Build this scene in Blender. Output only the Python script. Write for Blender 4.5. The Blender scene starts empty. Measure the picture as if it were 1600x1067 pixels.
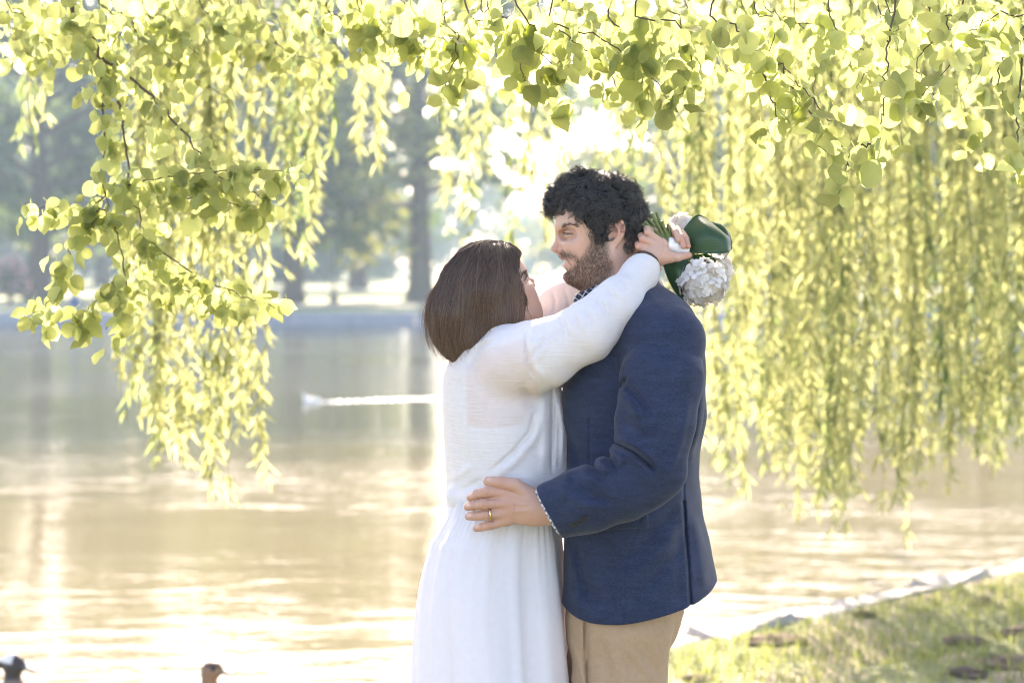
import bpy, bmesh, math, random
import numpy as np
from mathutils import Vector, Matrix, Quaternion

# ---------------------------------------------------------------- camera, sky, sun, exposure
SC = bpy.context.scene
COL = SC.collection
FPX, CX, CY, CAMZ, DIST = 3108.0, 800.0, 415.0, 1.6, 4.2     # focal length in photo pixels, principal point, eye height, subject distance
PX = DIST / FPX                                               # one photo pixel at the couple, in metres

cam_data = bpy.data.cameras.new('camera')
cam = bpy.data.objects.new('camera', cam_data)
COL.objects.link(cam)
cam.location = (0, 0, CAMZ)
cam.rotation_euler = (math.radians(90), 0, 0)
cam_data.sensor_fit = 'HORIZONTAL'
cam_data.sensor_width = 36.0
cam_data.lens = FPX / 1600.0 * 36.0
cam_data.shift_y = -(533.5 - CY) / 1600.0
cam_data.clip_end = 2000.0
cam_data.dof.use_dof = True
cam_data.dof.focus_distance = 4.12
cam_data.dof.aperture_fstop = 3.4
SC.camera = cam

SUN_AZ, SUN_EL = -4.5, 33.0          # degrees; azimuth from +Y, negative to the left
world = bpy.data.worlds.new('World')
SC.world = world
world.use_nodes = True
wn = world.node_tree
wn.nodes.clear()
sky = wn.nodes.new('ShaderNodeTexSky')
sky.sky_type = 'NISHITA'
sky.sun_disc = False
sky.sun_elevation = math.radians(SUN_EL)
sky.sun_rotation = math.radians(SUN_AZ)
sky.air_density = 0.6
sky.dust_density = 1.5
sky.ozone_density = 0.6
bg = wn.nodes.new('ShaderNodeBackground')
bg.inputs['Strength'].default_value = 0.15
wo = wn.nodes.new('ShaderNodeOutputWorld')
wn.links.new(sky.outputs[0], bg.inputs[0])
wn.links.new(bg.outputs[0], wo.inputs[0])

sun_data = bpy.data.lights.new('sun', 'SUN')
sun_data.energy = 3.8
sun_data.angle = math.radians(0.53)
sun_data.color = (1.0, 0.955, 0.87)
sun = bpy.data.objects.new('sun', sun_data)
COL.objects.link(sun)
_az, _el = math.radians(SUN_AZ), math.radians(SUN_EL)
SUN_DIR = Vector((math.sin(_az) * math.cos(_el), math.cos(_az) * math.cos(_el), math.sin(_el)))
sun.rotation_euler = SUN_DIR.to_track_quat('Z', 'Y').to_euler()
sun.location = SUN_DIR * 30

SC.view_settings.view_transform = 'Standard'
SC.view_settings.look = 'None'
SC.view_settings.gamma = 1.0
SC.view_settings.use_curve_mapping = False
SC.view_settings.exposure = 2.58
SC.view_settings.use_white_balance = True            # camera set for open shade
SC.view_settings.white_balance_temperature = 7600
SC.view_settings.white_balance_tint = 18
SC.cycles.use_denoising = True
SC.cycles.denoising_prefilter = 'ACCURATE'
SC.cycles.filter_width = 1.05
SC.cycles.max_bounces = 8
SC.cycles.diffuse_bounces = 3
SC.cycles.glossy_bounces = 3
SC.cycles.transmission_bounces = 8
SC.cycles.transparent_max_bounces = 8
SC.cycles.volume_bounces = 1
SC.cycles.caustics_reflective = False
SC.cycles.caustics_refractive = False
SC.cycles.sample_clamp_indirect = 6.0

RNG = np.random.default_rng(7)
random.seed(7)

# ---------------------------------------------------------------- helpers
def at(u, v, Y):
    """a photo pixel at a distance -> a point of the place"""
    return np.array([(u - CX) / FPX * Y, Y, CAMZ - (v - CY) / FPX * Y])

def J(u, v, w=0.0):
    """same, with the distance counted in subject pixels from the couple's plane"""
    return at(u, v, DIST + w * PX)

def tag(o, label=None, cat=None, group=None, kind=None):
    if label: o['label'] = label
    if cat: o['category'] = cat
    if group: o['group'] = group
    if kind: o['kind'] = kind
    return o

def empty(name, loc, label=None, cat=None, group=None):
    o = bpy.data.objects.new(name, None)
    o.empty_display_size = 0.1
    o.location = loc
    COL.objects.link(o)
    return tag(o, label, cat, group)

def link(name, me, mat=None, parent=None, loc=None, smooth=True):
    """a mesh object; verts are in world space when parent is given without loc"""
    o = bpy.data.objects.new(name, me)
    COL.objects.link(o)
    if mat is not None and not len(me.materials):
        me.materials.append(mat)
    if loc is not None:
        o.location = loc
    if parent is not None:
        o.parent = parent
        if loc is None:
            o.matrix_parent_inverse = world_mat(parent).inverted()
    return o

def world_mat(o):
    m = o.matrix_basis.copy() if o.type == 'EMPTY' else Matrix.Identity(4)
    if o.parent is not None:
        m = world_mat(o.parent) @ o.matrix_parent_inverse @ m
    return m

def mesh_np(name, V, F, mat=None, smooth=True, attrs=None):
    """mesh from numpy arrays; F is (n,3) or (n,4) or a list of such arrays"""
    me = bpy.data.meshes.new(name)
    V = np.asarray(V, np.float32)
    Fs = F if isinstance(F, list) and np.ndim(F[0]) == 2 else [F]
    Fs = [np.asarray(f, np.int32) for f in Fs if len(f)]
    me.vertices.add(len(V))
    me.vertices.foreach_set('co', V.ravel())
    nl = sum(f.size for f in Fs)
    npoly = sum(len(f) for f in Fs)
    me.loops.add(nl)
    me.loops.foreach_set('vertex_index', np.concatenate([f.ravel() for f in Fs]))
    me.polygons.add(npoly)
    tot = np.concatenate([np.full(len(f), f.shape[1], np.int32) for f in Fs])
    start = np.concatenate([[0], np.cumsum(tot)[:-1]]).astype(np.int32)
    me.polygons.foreach_set('loop_start', start)
    me.polygons.foreach_set('loop_total', tot)
    if smooth:
        me.polygons.foreach_set('use_smooth', np.ones(npoly, bool))
    for k, a in (attrs or {}).items():
        a = np.asarray(a, np.float32)
        if a.ndim == 1:
            at_ = me.attributes.new(k, 'FLOAT', 'POINT')
            at_.data.foreach_set('value', a)
        else:
            at_ = me.attributes.new(k, 'FLOAT_COLOR', 'POINT')
            c = np.ones((len(a), 4), np.float32)
            c[:, :3] = a[:, :3]
            at_.data.foreach_set('color', c.ravel())
    me.update()
    me.validate()
    if mat is not None:
        me.materials.append(mat)
    return me

class Acc:
    """collects pieces into one mesh"""
    def __init__(s): s.V, s.F, s.A, s.n = [], {3: [], 4: []}, [], 0
    def add(s, V, F, a=0.0):
        V = np.asarray(V, float)
        for f in (F if isinstance(F, list) and np.ndim(F[0]) == 2 else [F]):
            f = np.asarray(f, int)
            if len(f): s.F[f.shape[1]].append(f + s.n)
        s.V.append(V)
        s.A.append(np.full(len(V), a) if np.isscalar(a) else a)
        s.n += len(V)
    def mesh(s, name, mat=None, smooth=True):
        F = [np.concatenate(s.F[k]) for k in (3, 4) if s.F[k]]
        return mesh_np(name, np.concatenate(s.V), F, mat, smooth, {'rnd': np.concatenate(s.A)})

def frames(P):
    P = np.asarray(P, float)
    T = np.gradient(P, axis=0)
    T /= np.linalg.norm(T, axis=1, keepdims=True) + 1e-12
    ref = np.array([0.31, 0.87, 0.38])
    N = np.cross(T, ref); bad = np.linalg.norm(N, axis=1) < 1e-3
    N[bad] = np.cross(T[bad], [1, 0, 0])
    N /= np.linalg.norm(N, axis=1, keepdims=True) + 1e-12
    return T, N, np.cross(T, N)

def tube(P, R, n=6, caps=True):
    """tube along a polyline with a radius per point"""
    P = np.asarray(P, float); R = np.broadcast_to(np.asarray(R, float), (len(P),))
    T, N, B = frames(P)
    a = np.arange(n) / n * 2 * math.pi
    V = (P[:, None] + R[:, None, None] * (np.cos(a)[None, :, None] * N[:, None] + np.sin(a)[None, :, None] * B[:, None])).reshape(-1, 3)
    i = np.arange(len(P) - 1)[:, None] * n; j = np.arange(n)[None]; k = (j + 1) % n
    F4 = np.stack([i + j, i + k, i + n + k, i + n + j], -1).reshape(-1, 4)
    F3 = np.zeros((0, 3), int)
    if caps:
        V = np.vstack([V, P[:1], P[-1:]])
        m = len(V) - 2; e = (len(P) - 1) * n
        j = np.arange(n); k = (j + 1) % n
        F3 = np.vstack([np.stack([np.full(n, m), k, j], -1), np.stack([np.full(n, m + 1), e + j, e + k], -1)])
    return V, [F4, F3]

def spline(P, n=40):
    """Catmull-Rom through the control points"""
    P = np.asarray(P, float)
    if len(P) == 2:
        t = np.linspace(0, 1, n)[:, None]; return P[0] * (1 - t) + P[1] * t
    Q = np.vstack([2 * P[0] - P[1], P, 2 * P[-1] - P[-2]])
    s = np.linspace(0, len(P) - 1 - 1e-9, n); i = s.astype(int); t = (s - i)[:, None]
    a, b, c, d = Q[i], Q[i + 1], Q[i + 2], Q[i + 3]
    return 0.5 * (2 * b + (c - a) * t + (2 * a - 5 * b + 4 * c - d) * t ** 2 + (3 * b - a - 3 * c + d) * t ** 3)

# ---------------------------------------------------------------- materials
def material(name):
    m = bpy.data.materials.new(name); m.use_nodes = True
    nt = m.node_tree; nt.nodes.clear()
    out = nt.nodes.new('ShaderNodeOutputMaterial')
    return m, nt, out
def nd(nt, typ, ins=None, **props):
    n = nt.nodes.new(typ)
    for k, v in props.items(): setattr(n, k, v)
    for k, v in (ins or {}).items():
        if hasattr(v, 'is_output') or isinstance(v, bpy.types.NodeSocket): nt.links.new(v, n.inputs[k])
        else: n.inputs[k].default_value = v
    return n
def rgba(c): return (c[0], c[1], c[2], 1.0)
def ramp(nt, fac, stops):
    r = nt.nodes.new('ShaderNodeValToRGB'); nt.links.new(fac, r.inputs[0])
    e = r.color_ramp.elements
    while len(e) < len(stops): e.new(0.5)
    for q, (p, c) in zip(e, stops): q.position = p; q.color = rgba(c)
    return r.outputs[0]
def mixc(nt, fac, a, b, mode='MIX'):
    n = nt.nodes.new('ShaderNodeMix'); n.data_type = 'RGBA'; n.blend_type = mode
    for k, v in ((0, fac), (6, a), (7, b)):
        if isinstance(v, bpy.types.NodeSocket): nt.links.new(v, n.inputs[k])
        else: n.inputs[k].default_value = rgba(v) if isinstance(v, tuple) else v
    return n.outputs[2]
def noise(nt, vec, scale, detail=3.0, rough=0.55, dist=0.0):
    n = nd(nt, 'ShaderNodeTexNoise', {'Scale': scale, 'Detail': detail, 'Roughness': rough, 'Distortion': dist})
    if vec is not None: nt.links.new(vec, n.inputs['Vector'])
    return n.outputs['Fac']
def objco(nt, scale=(1, 1, 1)):
    t = nt.nodes.new('ShaderNodeTexCoord')
    m = nd(nt, 'ShaderNodeMapping', {'Vector': t.outputs['Object'], 'Scale': scale})
    return m.outputs[0]
def bump(nt, h, strength=0.3, dist=0.01):
    return nd(nt, 'ShaderNodeBump', {'Height': h, 'Strength': strength, 'Distance': dist}).outputs[0]

def simple_mat(name, c1, c2, scale=8.0, rough=0.8, bump_s=0.3, bump_d=0.01, stretch=(1, 1, 1), spec=0.5, metallic=0.0, rnd=None):
    """two-tone procedural noise material with matching relief"""
    m, nt, out = material(name)
    co = objco(nt, stretch)
    f = noise(nt, co, scale, 5.0)
    c = mixc(nt, f, c1, c2)
    p = nd(nt, 'ShaderNodeBsdfPrincipled', {'Base Color': c, 'Roughness': rough, 'Metallic': metallic, 'Specular IOR Level': spec,
                                            'Normal': bump(nt, noise(nt, co, scale * 2.3, 4.0), bump_s, bump_d)})
    nt.links.new(p.outputs[0], out.inputs[0])
    return m

def leaf_mat(name, front, back_t, var=0.35, trans=0.5, rough=0.45, use_obj=False, dark=(0.02, 0.06, 0.012), obj_dark=0.0):
    """thin leaf: reflects its own green, lets sunlight through yellow-green"""
    m, nt, out = material(name)
    a = nd(nt, 'ShaderNodeAttribute', attribute_name='rnd').outputs['Fac']
    if use_obj:
        a = nd(nt, 'ShaderNodeObjectInfo').outputs['Random']
    g = nt.nodes.new('ShaderNodeNewGeometry')
    co = objco(nt)
    n = noise(nt, co, 30.0, 2.0)
    f2 = nd(nt, 'ShaderNodeMath', {0: a, 1: n}, operation='ADD').outputs[0]
    f2 = nd(nt, 'ShaderNodeMath', {0: f2, 1: 0.5}, operation='MULTIPLY').outputs[0]
    c1 = ramp(nt, f2, [(0.15, dark), (0.45, front), (0.85, tuple(min(1, x * 1.5) for x in front))])
    c2 = ramp(nt, f2, [(0.15, tuple(x * (1 - var) for x in back_t)), (0.5, back_t), (0.9, tuple(min(1, x * (1 + var * 0.6)) for x in back_t))])
    if obj_dark:                                   # some branches carry older, deeper green leaves
        rr = nd(nt, 'ShaderNodeObjectInfo').outputs['Random']
        k = ramp(nt, rr, [(0.0, (1 - obj_dark, 1 - obj_dark * 0.75, 1 - obj_dark)), (0.45, (1, 1, 1))])
        c1 = mixc(nt, 1.0, c1, k, 'MULTIPLY'); c2 = mixc(nt, 1.0, c2, k, 'MULTIPLY')
    p = nd(nt, 'ShaderNodeBsdfPrincipled', {'Base Color': c1, 'Roughness': rough, 'Specular IOR Level': 0.4})
    t = nd(nt, 'ShaderNodeBsdfTranslucent', {'Color': c2})
    mx = nd(nt, 'ShaderNodeMixShader', {0: trans, 1: p.outputs[0], 2: t.outputs[0]})
    nt.links.new(mx.outputs[0], out.inputs[0])
    return m
# ---------------------------------------------------------------- implicit surfaces -> one continuous mesh
class Field:
    def __init__(s, lo, hi, h):
        s.h = h
        s.lo = np.asarray(lo, float)
        n = np.ceil((np.asarray(hi, float) - s.lo) / h).astype(int) + 1
        s.ax = [(s.lo[i] + h * np.arange(n[i])).astype(np.float32) for i in range(3)]
        s.f = np.full(n, 0.5, np.float32)
    def box(s, lo, hi, m=0.0):
        out = []
        for i in range(3):
            a = int(np.floor((lo[i] - m - s.lo[i]) / s.h)); b = int(np.ceil((hi[i] + m - s.lo[i]) / s.h)) + 1
            a = min(max(a, 0), s.f.shape[i]); b = min(max(b, a), s.f.shape[i])
            out.append(slice(a, b))
        return tuple(out)
    def xyz(s, sl):
        return (s.ax[0][sl[0]][:, None, None], s.ax[1][sl[1]][None, :, None], s.ax[2][sl[2]][None, None, :])
    def put(s, sl, d, k=0.0, op='add'):
        a = s.f[sl]
        if op == 'add':
            if k <= 0: r = np.minimum(a, d)
            else:
                h = np.maximum(k - np.abs(a - d), 0) / k
                r = np.minimum(a, d) - h * h * k * 0.25
        elif op == 'cut':
            d = -d
            if k <= 0: r = np.maximum(a, d)
            else:
                h = np.maximum(k - np.abs(a - d), 0) / k
                r = np.maximum(a, d) + h * h * k * 0.25
        s.f[sl] = r
    def cone(s, a, b, ra, rb, k=0.0, op='add', flat=None):
        """tapered capsule; flat = (direction, factor) squeezes it along that direction"""
        a = np.asarray(a, float); b = np.asarray(b, float)
        m = max(ra, rb) * (max(1.0, flat[1]) if flat else 1.0)
        sl = s.box(np.minimum(a, b) - m, np.maximum(a, b) + m, k + 4 * s.h)
        if any(q.stop <= q.start for q in sl): return
        X, Y, Z = s.xyz(sl)
        ab = b - a; L2 = float(ab @ ab) + 1e-12
        px, py, pz = X - a[0], Y - a[1], Z - a[2]
        t = np.clip((px * ab[0] + py * ab[1] + pz * ab[2]) / L2, 0, 1)
        dx, dy, dz = px - t * ab[0], py - t * ab[1], pz - t * ab[2]
        d2 = dx * dx + dy * dy + dz * dz
        if flat:
            e = np.asarray(flat[0], float); e = e / np.linalg.norm(e)
            c = dx * e[0] + dy * e[1] + dz * e[2]
            d2 = d2 - c * c + (c / flat[1]) ** 2
        d = np.sqrt(d2) - (ra + (rb - ra) * t)
        if flat: d = d * min(1.0, flat[1])
        s.put(sl, d.astype(np.float32), k, op)
    def chain(s, P, R, k=0.0, op='add', kin=None, flat=None):
        for i in range(len(P) - 1):
            s.cone(P[i], P[i + 1], R[i], R[i + 1], k if (i == 0 or kin is None) else kin, op, flat)
    def ell(s, c, r, k=0.0, op='add', rot=None):
        c = np.asarray(c, float); r = np.asarray(r, float)
        m = np.full(3, r.max()) if rot is not None else r
        sl = s.box(c - m, c + m, k + 4 * s.h)
        if any(q.stop <= q.start for q in sl): return
        X, Y, Z = s.xyz(sl)
        x, y, z = X - c[0], Y - c[1], Z - c[2]
        if rot is not None:
            R = np.asarray(rot, float)            # rows = local axes
            x, y, z = (R[0, 0] * x + R[0, 1] * y + R[0, 2] * z, R[1, 0] * x + R[1, 1] * y + R[1, 2] * z, R[2, 0] * x + R[2, 1] * y + R[2, 2] * z)
        k0 = np.sqrt((x / r[0]) ** 2 + (y / r[1]) ** 2 + (z / r[2]) ** 2)
        k1 = np.sqrt((x / r[0] ** 2) ** 2 + (y / r[1] ** 2) ** 2 + (z / r[2] ** 2) ** 2) + 1e-6
        d = np.where(k0 < 0.2, (k0 - 1) * r.min(), k0 * (k0 - 1) / k1)
        s.put(sl, d.astype(np.float32), k, op)
    def zloft(s, z, cx, cy, a, b, ang, p=2.2, k=0.0, op='add', zmin=None, zmax=None):
        """stack of rounded ellipses: centre, half sizes along/across direction ang (radians), per height"""
        z = np.asarray(z, float); o = np.argsort(z)
        def it(q, zz):
            q = np.broadcast_to(np.asarray(q, float), z.shape)[o]
            zo = z[o]; n = 400
            zf = np.linspace(zo[0], zo[-1], n); qf = np.interp(zf, zo, q)
            w = max(3, n // (len(z) * 2)); ker = np.hanning(w + 2)[1:-1]; ker /= ker.sum()
            qf = np.convolve(np.pad(qf, w, mode='edge'), ker, mode='same')[w:-w]
            return np.interp(zz, zf, qf).astype(np.float32)
        X, Y, Z = s.xyz((slice(None),) * 3)
        zz = s.ax[2]
        Cx, Cy, A, B, G = (it(q, zz)[None, None, :] for q in (cx, cy, a, b, ang))
        c_, s_ = np.cos(G), np.sin(G)
        x = (X - Cx) * c_ + (Y - Cy) * s_; y = -(X - Cx) * s_ + (Y - Cy) * c_
        q = ((np.abs(x) / A) ** p + (np.abs(y) / B) ** p) ** (1.0 / p)
        d = (q - 1) * np.minimum(A, B) * 0.9
        z0 = z.min() if zmin is None else zmin; z1 = z.max() if zmax is None else zmax
        d = np.maximum(d, np.maximum(z0 - zz, zz - z1)[None, None, :])
        s.put((slice(None),) * 3, d.astype(np.float32), k, op)
    def uv(s, sl):
        X, Y, Z = s.xyz(sl)
        return CX + X / Y * FPX, CY - (Z - CAMZ) / Y * FPX, (Y - DIST) / PX
    def fold(s, pts, r, amp, wmax=None, wmin=None, taper=True, soft=25.0):
        """fold or crease drawn through photo points, on the side of the surface that faces the viewer's side (distance < wmax)"""
        P = np.asarray(pts, float)
        lo = P[:, :2].min(0) - 3 * r - 12; hi = P[:, :2].max(0) + 3 * r + 12
        c = [at(lo[0], hi[1], DIST), at(hi[0], lo[1], DIST)]
        sl = s.box((c[0][0], s.ax[1][0], c[0][2]), (c[1][0], s.ax[1][-1], c[1][2]), 0.02)
        if any(q.stop <= q.start for q in sl): return
        U, V, W = s.uv(sl)
        best = np.full(np.broadcast_shapes(U.shape, V.shape), 1e9, np.float32); wt = np.zeros_like(best)
        seg = np.linalg.norm(np.diff(P[:, :2], axis=0), axis=1); cum = np.concatenate([[0], np.cumsum(seg)]) / seg.sum()
        for i in range(len(P) - 1):
            a, b = P[i, :2], P[i + 1, :2]; ab = b - a
            t = np.clip(((U - a[0]) * ab[0] + (V - a[1]) * ab[1]) / (ab @ ab + 1e-9), 0, 1)
            d = (U - a[0] - t * ab[0]) ** 2 + (V - a[1] - t * ab[1]) ** 2
            g = cum[i] + t * (cum[i + 1] - cum[i])
            m = d < best
            best = np.where(m, d, best); wt = np.where(m, g, wt)
        e = np.exp(-best / (r * r))
        if taper: e = e * np.clip(np.sin(np.clip(wt, 0, 1) * math.pi) * 1.6, 0, 1)
        if wmax is not None: e = e / (1 + np.exp(np.clip((W - wmax) / soft, -30, 30)))
        if wmin is not None: e = e / (1 + np.exp(np.clip((wmin - W) / soft, -30, 30)))
        s.f[sl] -= (e * amp * PX).astype(np.float32)
    def panel(s, poly, amp, wmax, edge=1.5):
        """raise (or sink) a flat patch outlined by photo points"""
        P = np.asarray(poly, float)
        lo = P.min(0) - 8; hi = P.max(0) + 8
        c = [at(lo[0], hi[1], DIST), at(hi[0], lo[1], DIST)]
        sl = s.box((c[0][0], s.ax[1][0], c[0][2]), (c[1][0], s.ax[1][-1], c[1][2]), 0.02)
        U, V, W = s.uv(sl)
        sd = poly_sd(U, V, P)
        e = np.clip(0.5 - sd / (2 * edge), 0, 1) * (W < wmax)
        s.f[sl] -= (e * amp * PX).astype(np.float32)
    def ripple(s, amp, wl, seed, n=10, zst=1.0):
        r = np.random.default_rng(seed)
        X, Y, Z = s.xyz((slice(None),) * 3)
        band = np.abs(s.f) < 0.03
        ii = np.nonzero(band)
        x, y, z = s.ax[0][ii[0]], s.ax[1][ii[1]], s.ax[2][ii[2]]
        d = np.zeros(len(x), np.float32)
        for _ in range(n):
            k = r.normal(size=3); k /= np.linalg.norm(k); k[2] *= zst
            d += np.sin((k[0] * x + k[1] * y + k[2] * z) * 2 * math.pi / (wl * r.uniform(0.6, 1.6)) + r.uniform(0, 6.3))
        s.f[ii] -= d * (amp / math.sqrt(n))
    def cut_below(s, fz):
        """keep what is above a height given as a function of x, y"""
        X, Y, Z = s.xyz((slice(None),) * 3)
        s.f = np.maximum(s.f, (fz(X, Y) - Z)).astype(np.float32)
    def cut_plane(s, p, n, lo=None, hi=None, k=0.006):
        """remove what lies beyond a plane, inside a box if one is given"""
        sl = (slice(None),) * 3 if lo is None else s.box(lo, hi)
        X, Y, Z = s.xyz(sl); n = np.asarray(n, float); n = n / np.linalg.norm(n)
        s.put(sl, -((X - p[0]) * n[0] + (Y - p[1]) * n[1] + (Z - p[2]) * n[2]).astype(np.float32), k, 'cut')
    def mesh(s):
        f = s.f
        ins = f < 0
        c = np.zeros(tuple(n - 1 for n in f.shape), np.int8)
        for dx in (0, 1):
            for dy in (0, 1):
                for dz in (0, 1):
                    c += ins[dx:f.shape[0] - 1 + dx, dy:f.shape[1] - 1 + dy, dz:f.shape[2] - 1 + dz]
        act = (c > 0) & (c < 8)
        idx = np.full(act.shape, -1, np.int32)
        cells = np.stack(np.nonzero(act), -1)
        idx[act] = np.arange(len(cells))
        acc = np.zeros((len(cells), 3)); cnt = np.zeros(len(cells))
        corner = [(0, 0, 0), (1, 0, 0), (0, 1, 0), (1, 1, 0), (0, 0, 1), (1, 0, 1), (0, 1, 1), (1, 1, 1)]
        vals = [f[cells[:, 0] + a, cells[:, 1] + b, cells[:, 2] + d] for a, b, d in corner]
        for i, j in ((0, 1), (2, 3), (4, 5), (6, 7), (0, 2), (1, 3), (4, 6), (5, 7), (0, 4), (1, 5), (2, 6), (3, 7)):
            a, b = vals[i], vals[j]
            m = (a < 0) != (b < 0)
            t = np.where(m, a / np.where(m, a - b, 1), 0)[:, None]
            p = np.array(corner[i]) + t * (np.array(corner[j]) - np.array(corner[i]))
            acc += p * m[:, None]; cnt += m
        V = s.lo + s.h * (cells + acc / np.maximum(cnt, 1)[:, None])
        F = []
        for axis in range(3):
            o1, o2 = [(1, 2), (2, 0), (0, 1)][axis]
            sa = [slice(None)] * 3; sb = [slice(None)] * 3
            sa[axis] = slice(0, -1); sb[axis] = slice(1, None)
            A, B = ins[tuple(sa)], ins[tuple(sb)]
            ch = np.stack(np.nonzero(A != B), -1)
            ok = (ch[:, o1] > 0) & (ch[:, o2] > 0) & (ch[:, o1] < act.shape[o1]) & (ch[:, o2] < act.shape[o2])
            ch = ch[ok]
            sgn = A[ch[:, 0], ch[:, 1], ch[:, 2]]
            e1 = np.zeros(3, int); e1[o1] = 1; e2 = np.zeros(3, int); e2[o2] = 1
            g = lambda q: idx[q[:, 0], q[:, 1], q[:, 2]]
            q = np.stack([g(ch - e1 - e2), g(ch - e2), g(ch), g(ch - e1)], -1)
            q[~sgn] = q[~sgn][:, ::-1]
            F.append(q)
        F = np.concatenate(F)
        F = F[(F >= 0).all(1)]
        return V, F
    def sample(s, P):
        """nearest field value at points"""
        q = np.clip(np.round((P - s.lo) / s.h).astype(int), 0, np.array(s.f.shape) - 1)
        return s.f[q[:, 0], q[:, 1], q[:, 2]]
    def grad(s, P):
        q = np.clip(np.round((P - s.lo) / s.h).astype(int), 1, np.array(s.f.shape) - 2)
        a, b, c = q.T
        g = np.stack([s.f[a + 1, b, c] - s.f[a - 1, b, c], s.f[a, b + 1, c] - s.f[a, b - 1, c], s.f[a, b, c + 1] - s.f[a, b, c - 1]], -1)
        return g / (np.linalg.norm(g, axis=1, keepdims=True) + 1e-9)

def poly_sd(U, V, P):
    """signed distance to a closed 2-D outline (negative inside)"""
    best = None; inside = None
    n = len(P)
    for i in range(n):
        a, b = P[i], P[(i + 1) % n]; ab = b - a
        t = np.clip(((U - a[0]) * ab[0] + (V - a[1]) * ab[1]) / (ab @ ab + 1e-9), 0, 1)
        d = (U - a[0] - t * ab[0]) ** 2 + (V - a[1] - t * ab[1]) ** 2
        best = d if best is None else np.minimum(best, d)
        c = ((a[1] > V) != (b[1] > V)) & (U < (b[0] - a[0]) * (V - a[1]) / (b[1] - a[1] + 1e-9) + a[0])
        inside = c if inside is None else inside ^ c
    return np.where(inside, -1, 1) * np.sqrt(best)

def uv_of(V):
    V = np.asarray(V)
    return CX + V[:, 0] / V[:, 1] * FPX, CY - (V[:, 2] - CAMZ) / V[:, 1] * FPX
# ================================================================ THE SETTING
M = {}
M['bark'] = simple_mat('bark', (0.05, 0.036, 0.026), (0.13, 0.10, 0.075), 14.0, 0.9, 0.8, 0.02, (1, 1, 0.25))
M['twig'] = simple_mat('twig_bark', (0.045, 0.026, 0.018), (0.12, 0.075, 0.05), 60.0, 0.8, 0.4, 0.002)
M['willow_twig'] = simple_mat('willow_twig', (0.10, 0.09, 0.03), (0.17, 0.15, 0.05), 40.0, 0.7, 0.2, 0.002)
M['stone'] = simple_mat('edging_stone', (0.27, 0.25, 0.235), (0.44, 0.415, 0.39), 9.0, 0.85, 0.6, 0.02)
M['granite'] = simple_mat('granite_kerb', (0.20, 0.20, 0.215), (0.34, 0.34, 0.36), 5.0, 0.85, 0.5, 0.03)
M['path'] = simple_mat('path_gravel', (0.34, 0.31, 0.27), (0.46, 0.42, 0.37), 3.0, 0.95, 0.3, 0.01)
M['dirt'] = simple_mat('dry_soil', (0.12, 0.08, 0.055), (0.28, 0.20, 0.14), 9.0, 0.95, 0.9, 0.02)
M['katsura'] = leaf_mat('katsura_leaf', (0.12, 0.15, 0.05), (0.505, 0.55, 0.20), 0.38, 0.74, use_obj=True, dark=(0.05, 0.10, 0.025))
M['katsura_mass'] = leaf_mat('katsura_leaf_mass', (0.12, 0.15, 0.05), (0.505, 0.55, 0.20), 0.38, 0.74, dark=(0.05, 0.10, 0.025))
M['willow'] = leaf_mat('willow_leaf', (0.13, 0.145, 0.05), (0.57, 0.59, 0.26), 0.35, 0.71, obj_dark=0.58)
M['far_leaf'] = leaf_mat('park_tree_leaf', (0.045, 0.085, 0.045), (0.15, 0.22, 0.08), 0.5, 0.45)
M['far_leaf2'] = leaf_mat('park_tree_leaf_pale', (0.08, 0.11, 0.035), (0.26, 0.27, 0.07), 0.5, 0.45)
M['grass'] = leaf_mat('grass_blade', (0.115, 0.145, 0.04), (0.36, 0.40, 0.11), 0.45, 0.45, dark=(0.07, 0.10, 0.025))

def ground_mat(name, g1, g2, soil, scale):
    m, nt, out = material(name)
    co = objco(nt)
    a = noise(nt, co, scale, 6.0, 0.6)
    b = noise(nt, co, scale * 5.3, 4.0, 0.6)
    grass = mixc(nt, b, g1, g2)
    patch = ramp(nt, a, [(0.46, (0, 0, 0)), (0.60, (1, 1, 1))])
    col = mixc(nt, patch, grass, soil)
    p = nd(nt, 'ShaderNodeBsdfPrincipled', {'Base Color': col, 'Roughness': 0.95, 'Normal': bump(nt, b, 0.8, 0.03)})
    nt.links.new(p.outputs[0], out.inputs[0])
    return m
M['bank'] = ground_mat('bank_ground', (0.10, 0.12, 0.035), (0.19, 0.20, 0.08), (0.28, 0.22, 0.15), 1.7)
M['lawn'] = ground_mat('far_lawn', (0.11, 0.16, 0.04), (0.19, 0.23, 0.075), (0.19, 0.19, 0.09), 0.09)

# ---- pond water: turbid, paler and browner near the shore than farther out, with wind ripples
m, nt, out = material('pond_water')
geo = nt.nodes.new('ShaderNodeTexCoord').outputs['Object']
sep = nd(nt, 'ShaderNodeSeparateXYZ', {0: geo})
wob = noise(nt, nd(nt, 'ShaderNodeMapping', {'Vector': geo, 'Scale': (0.16, 0.16, 1)}).outputs[0], 1.0, 3.0)
dist = nd(nt, 'ShaderNodeMath', {0: sep.outputs[1], 1: nd(nt, 'ShaderNodeMath', {0: wob, 1: 6.0}, operation='MULTIPLY').outputs[0]}, operation='ADD').outputs[0]
dist = nd(nt, 'ShaderNodeMath', {0: dist, 1: nd(nt, 'ShaderNodeMath', {0: sep.outputs[0], 1: -0.55}, operation='MULTIPLY').outputs[0]}, operation='ADD').outputs[0]
far_fac = nd(nt, 'ShaderNodeMapRange', {0: dist, 1: 20.5, 2: 27.0, 3: 0.0, 4: 1.0}).outputs[0]
near_tone = mixc(nt, noise(nt, nd(nt, 'ShaderNodeMapping', {'Vector': geo, 'Scale': (0.5, 1.6, 1)}).outputs[0], 1.0, 5.0), (0.125, 0.105, 0.052), (0.19, 0.162, 0.088))
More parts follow.
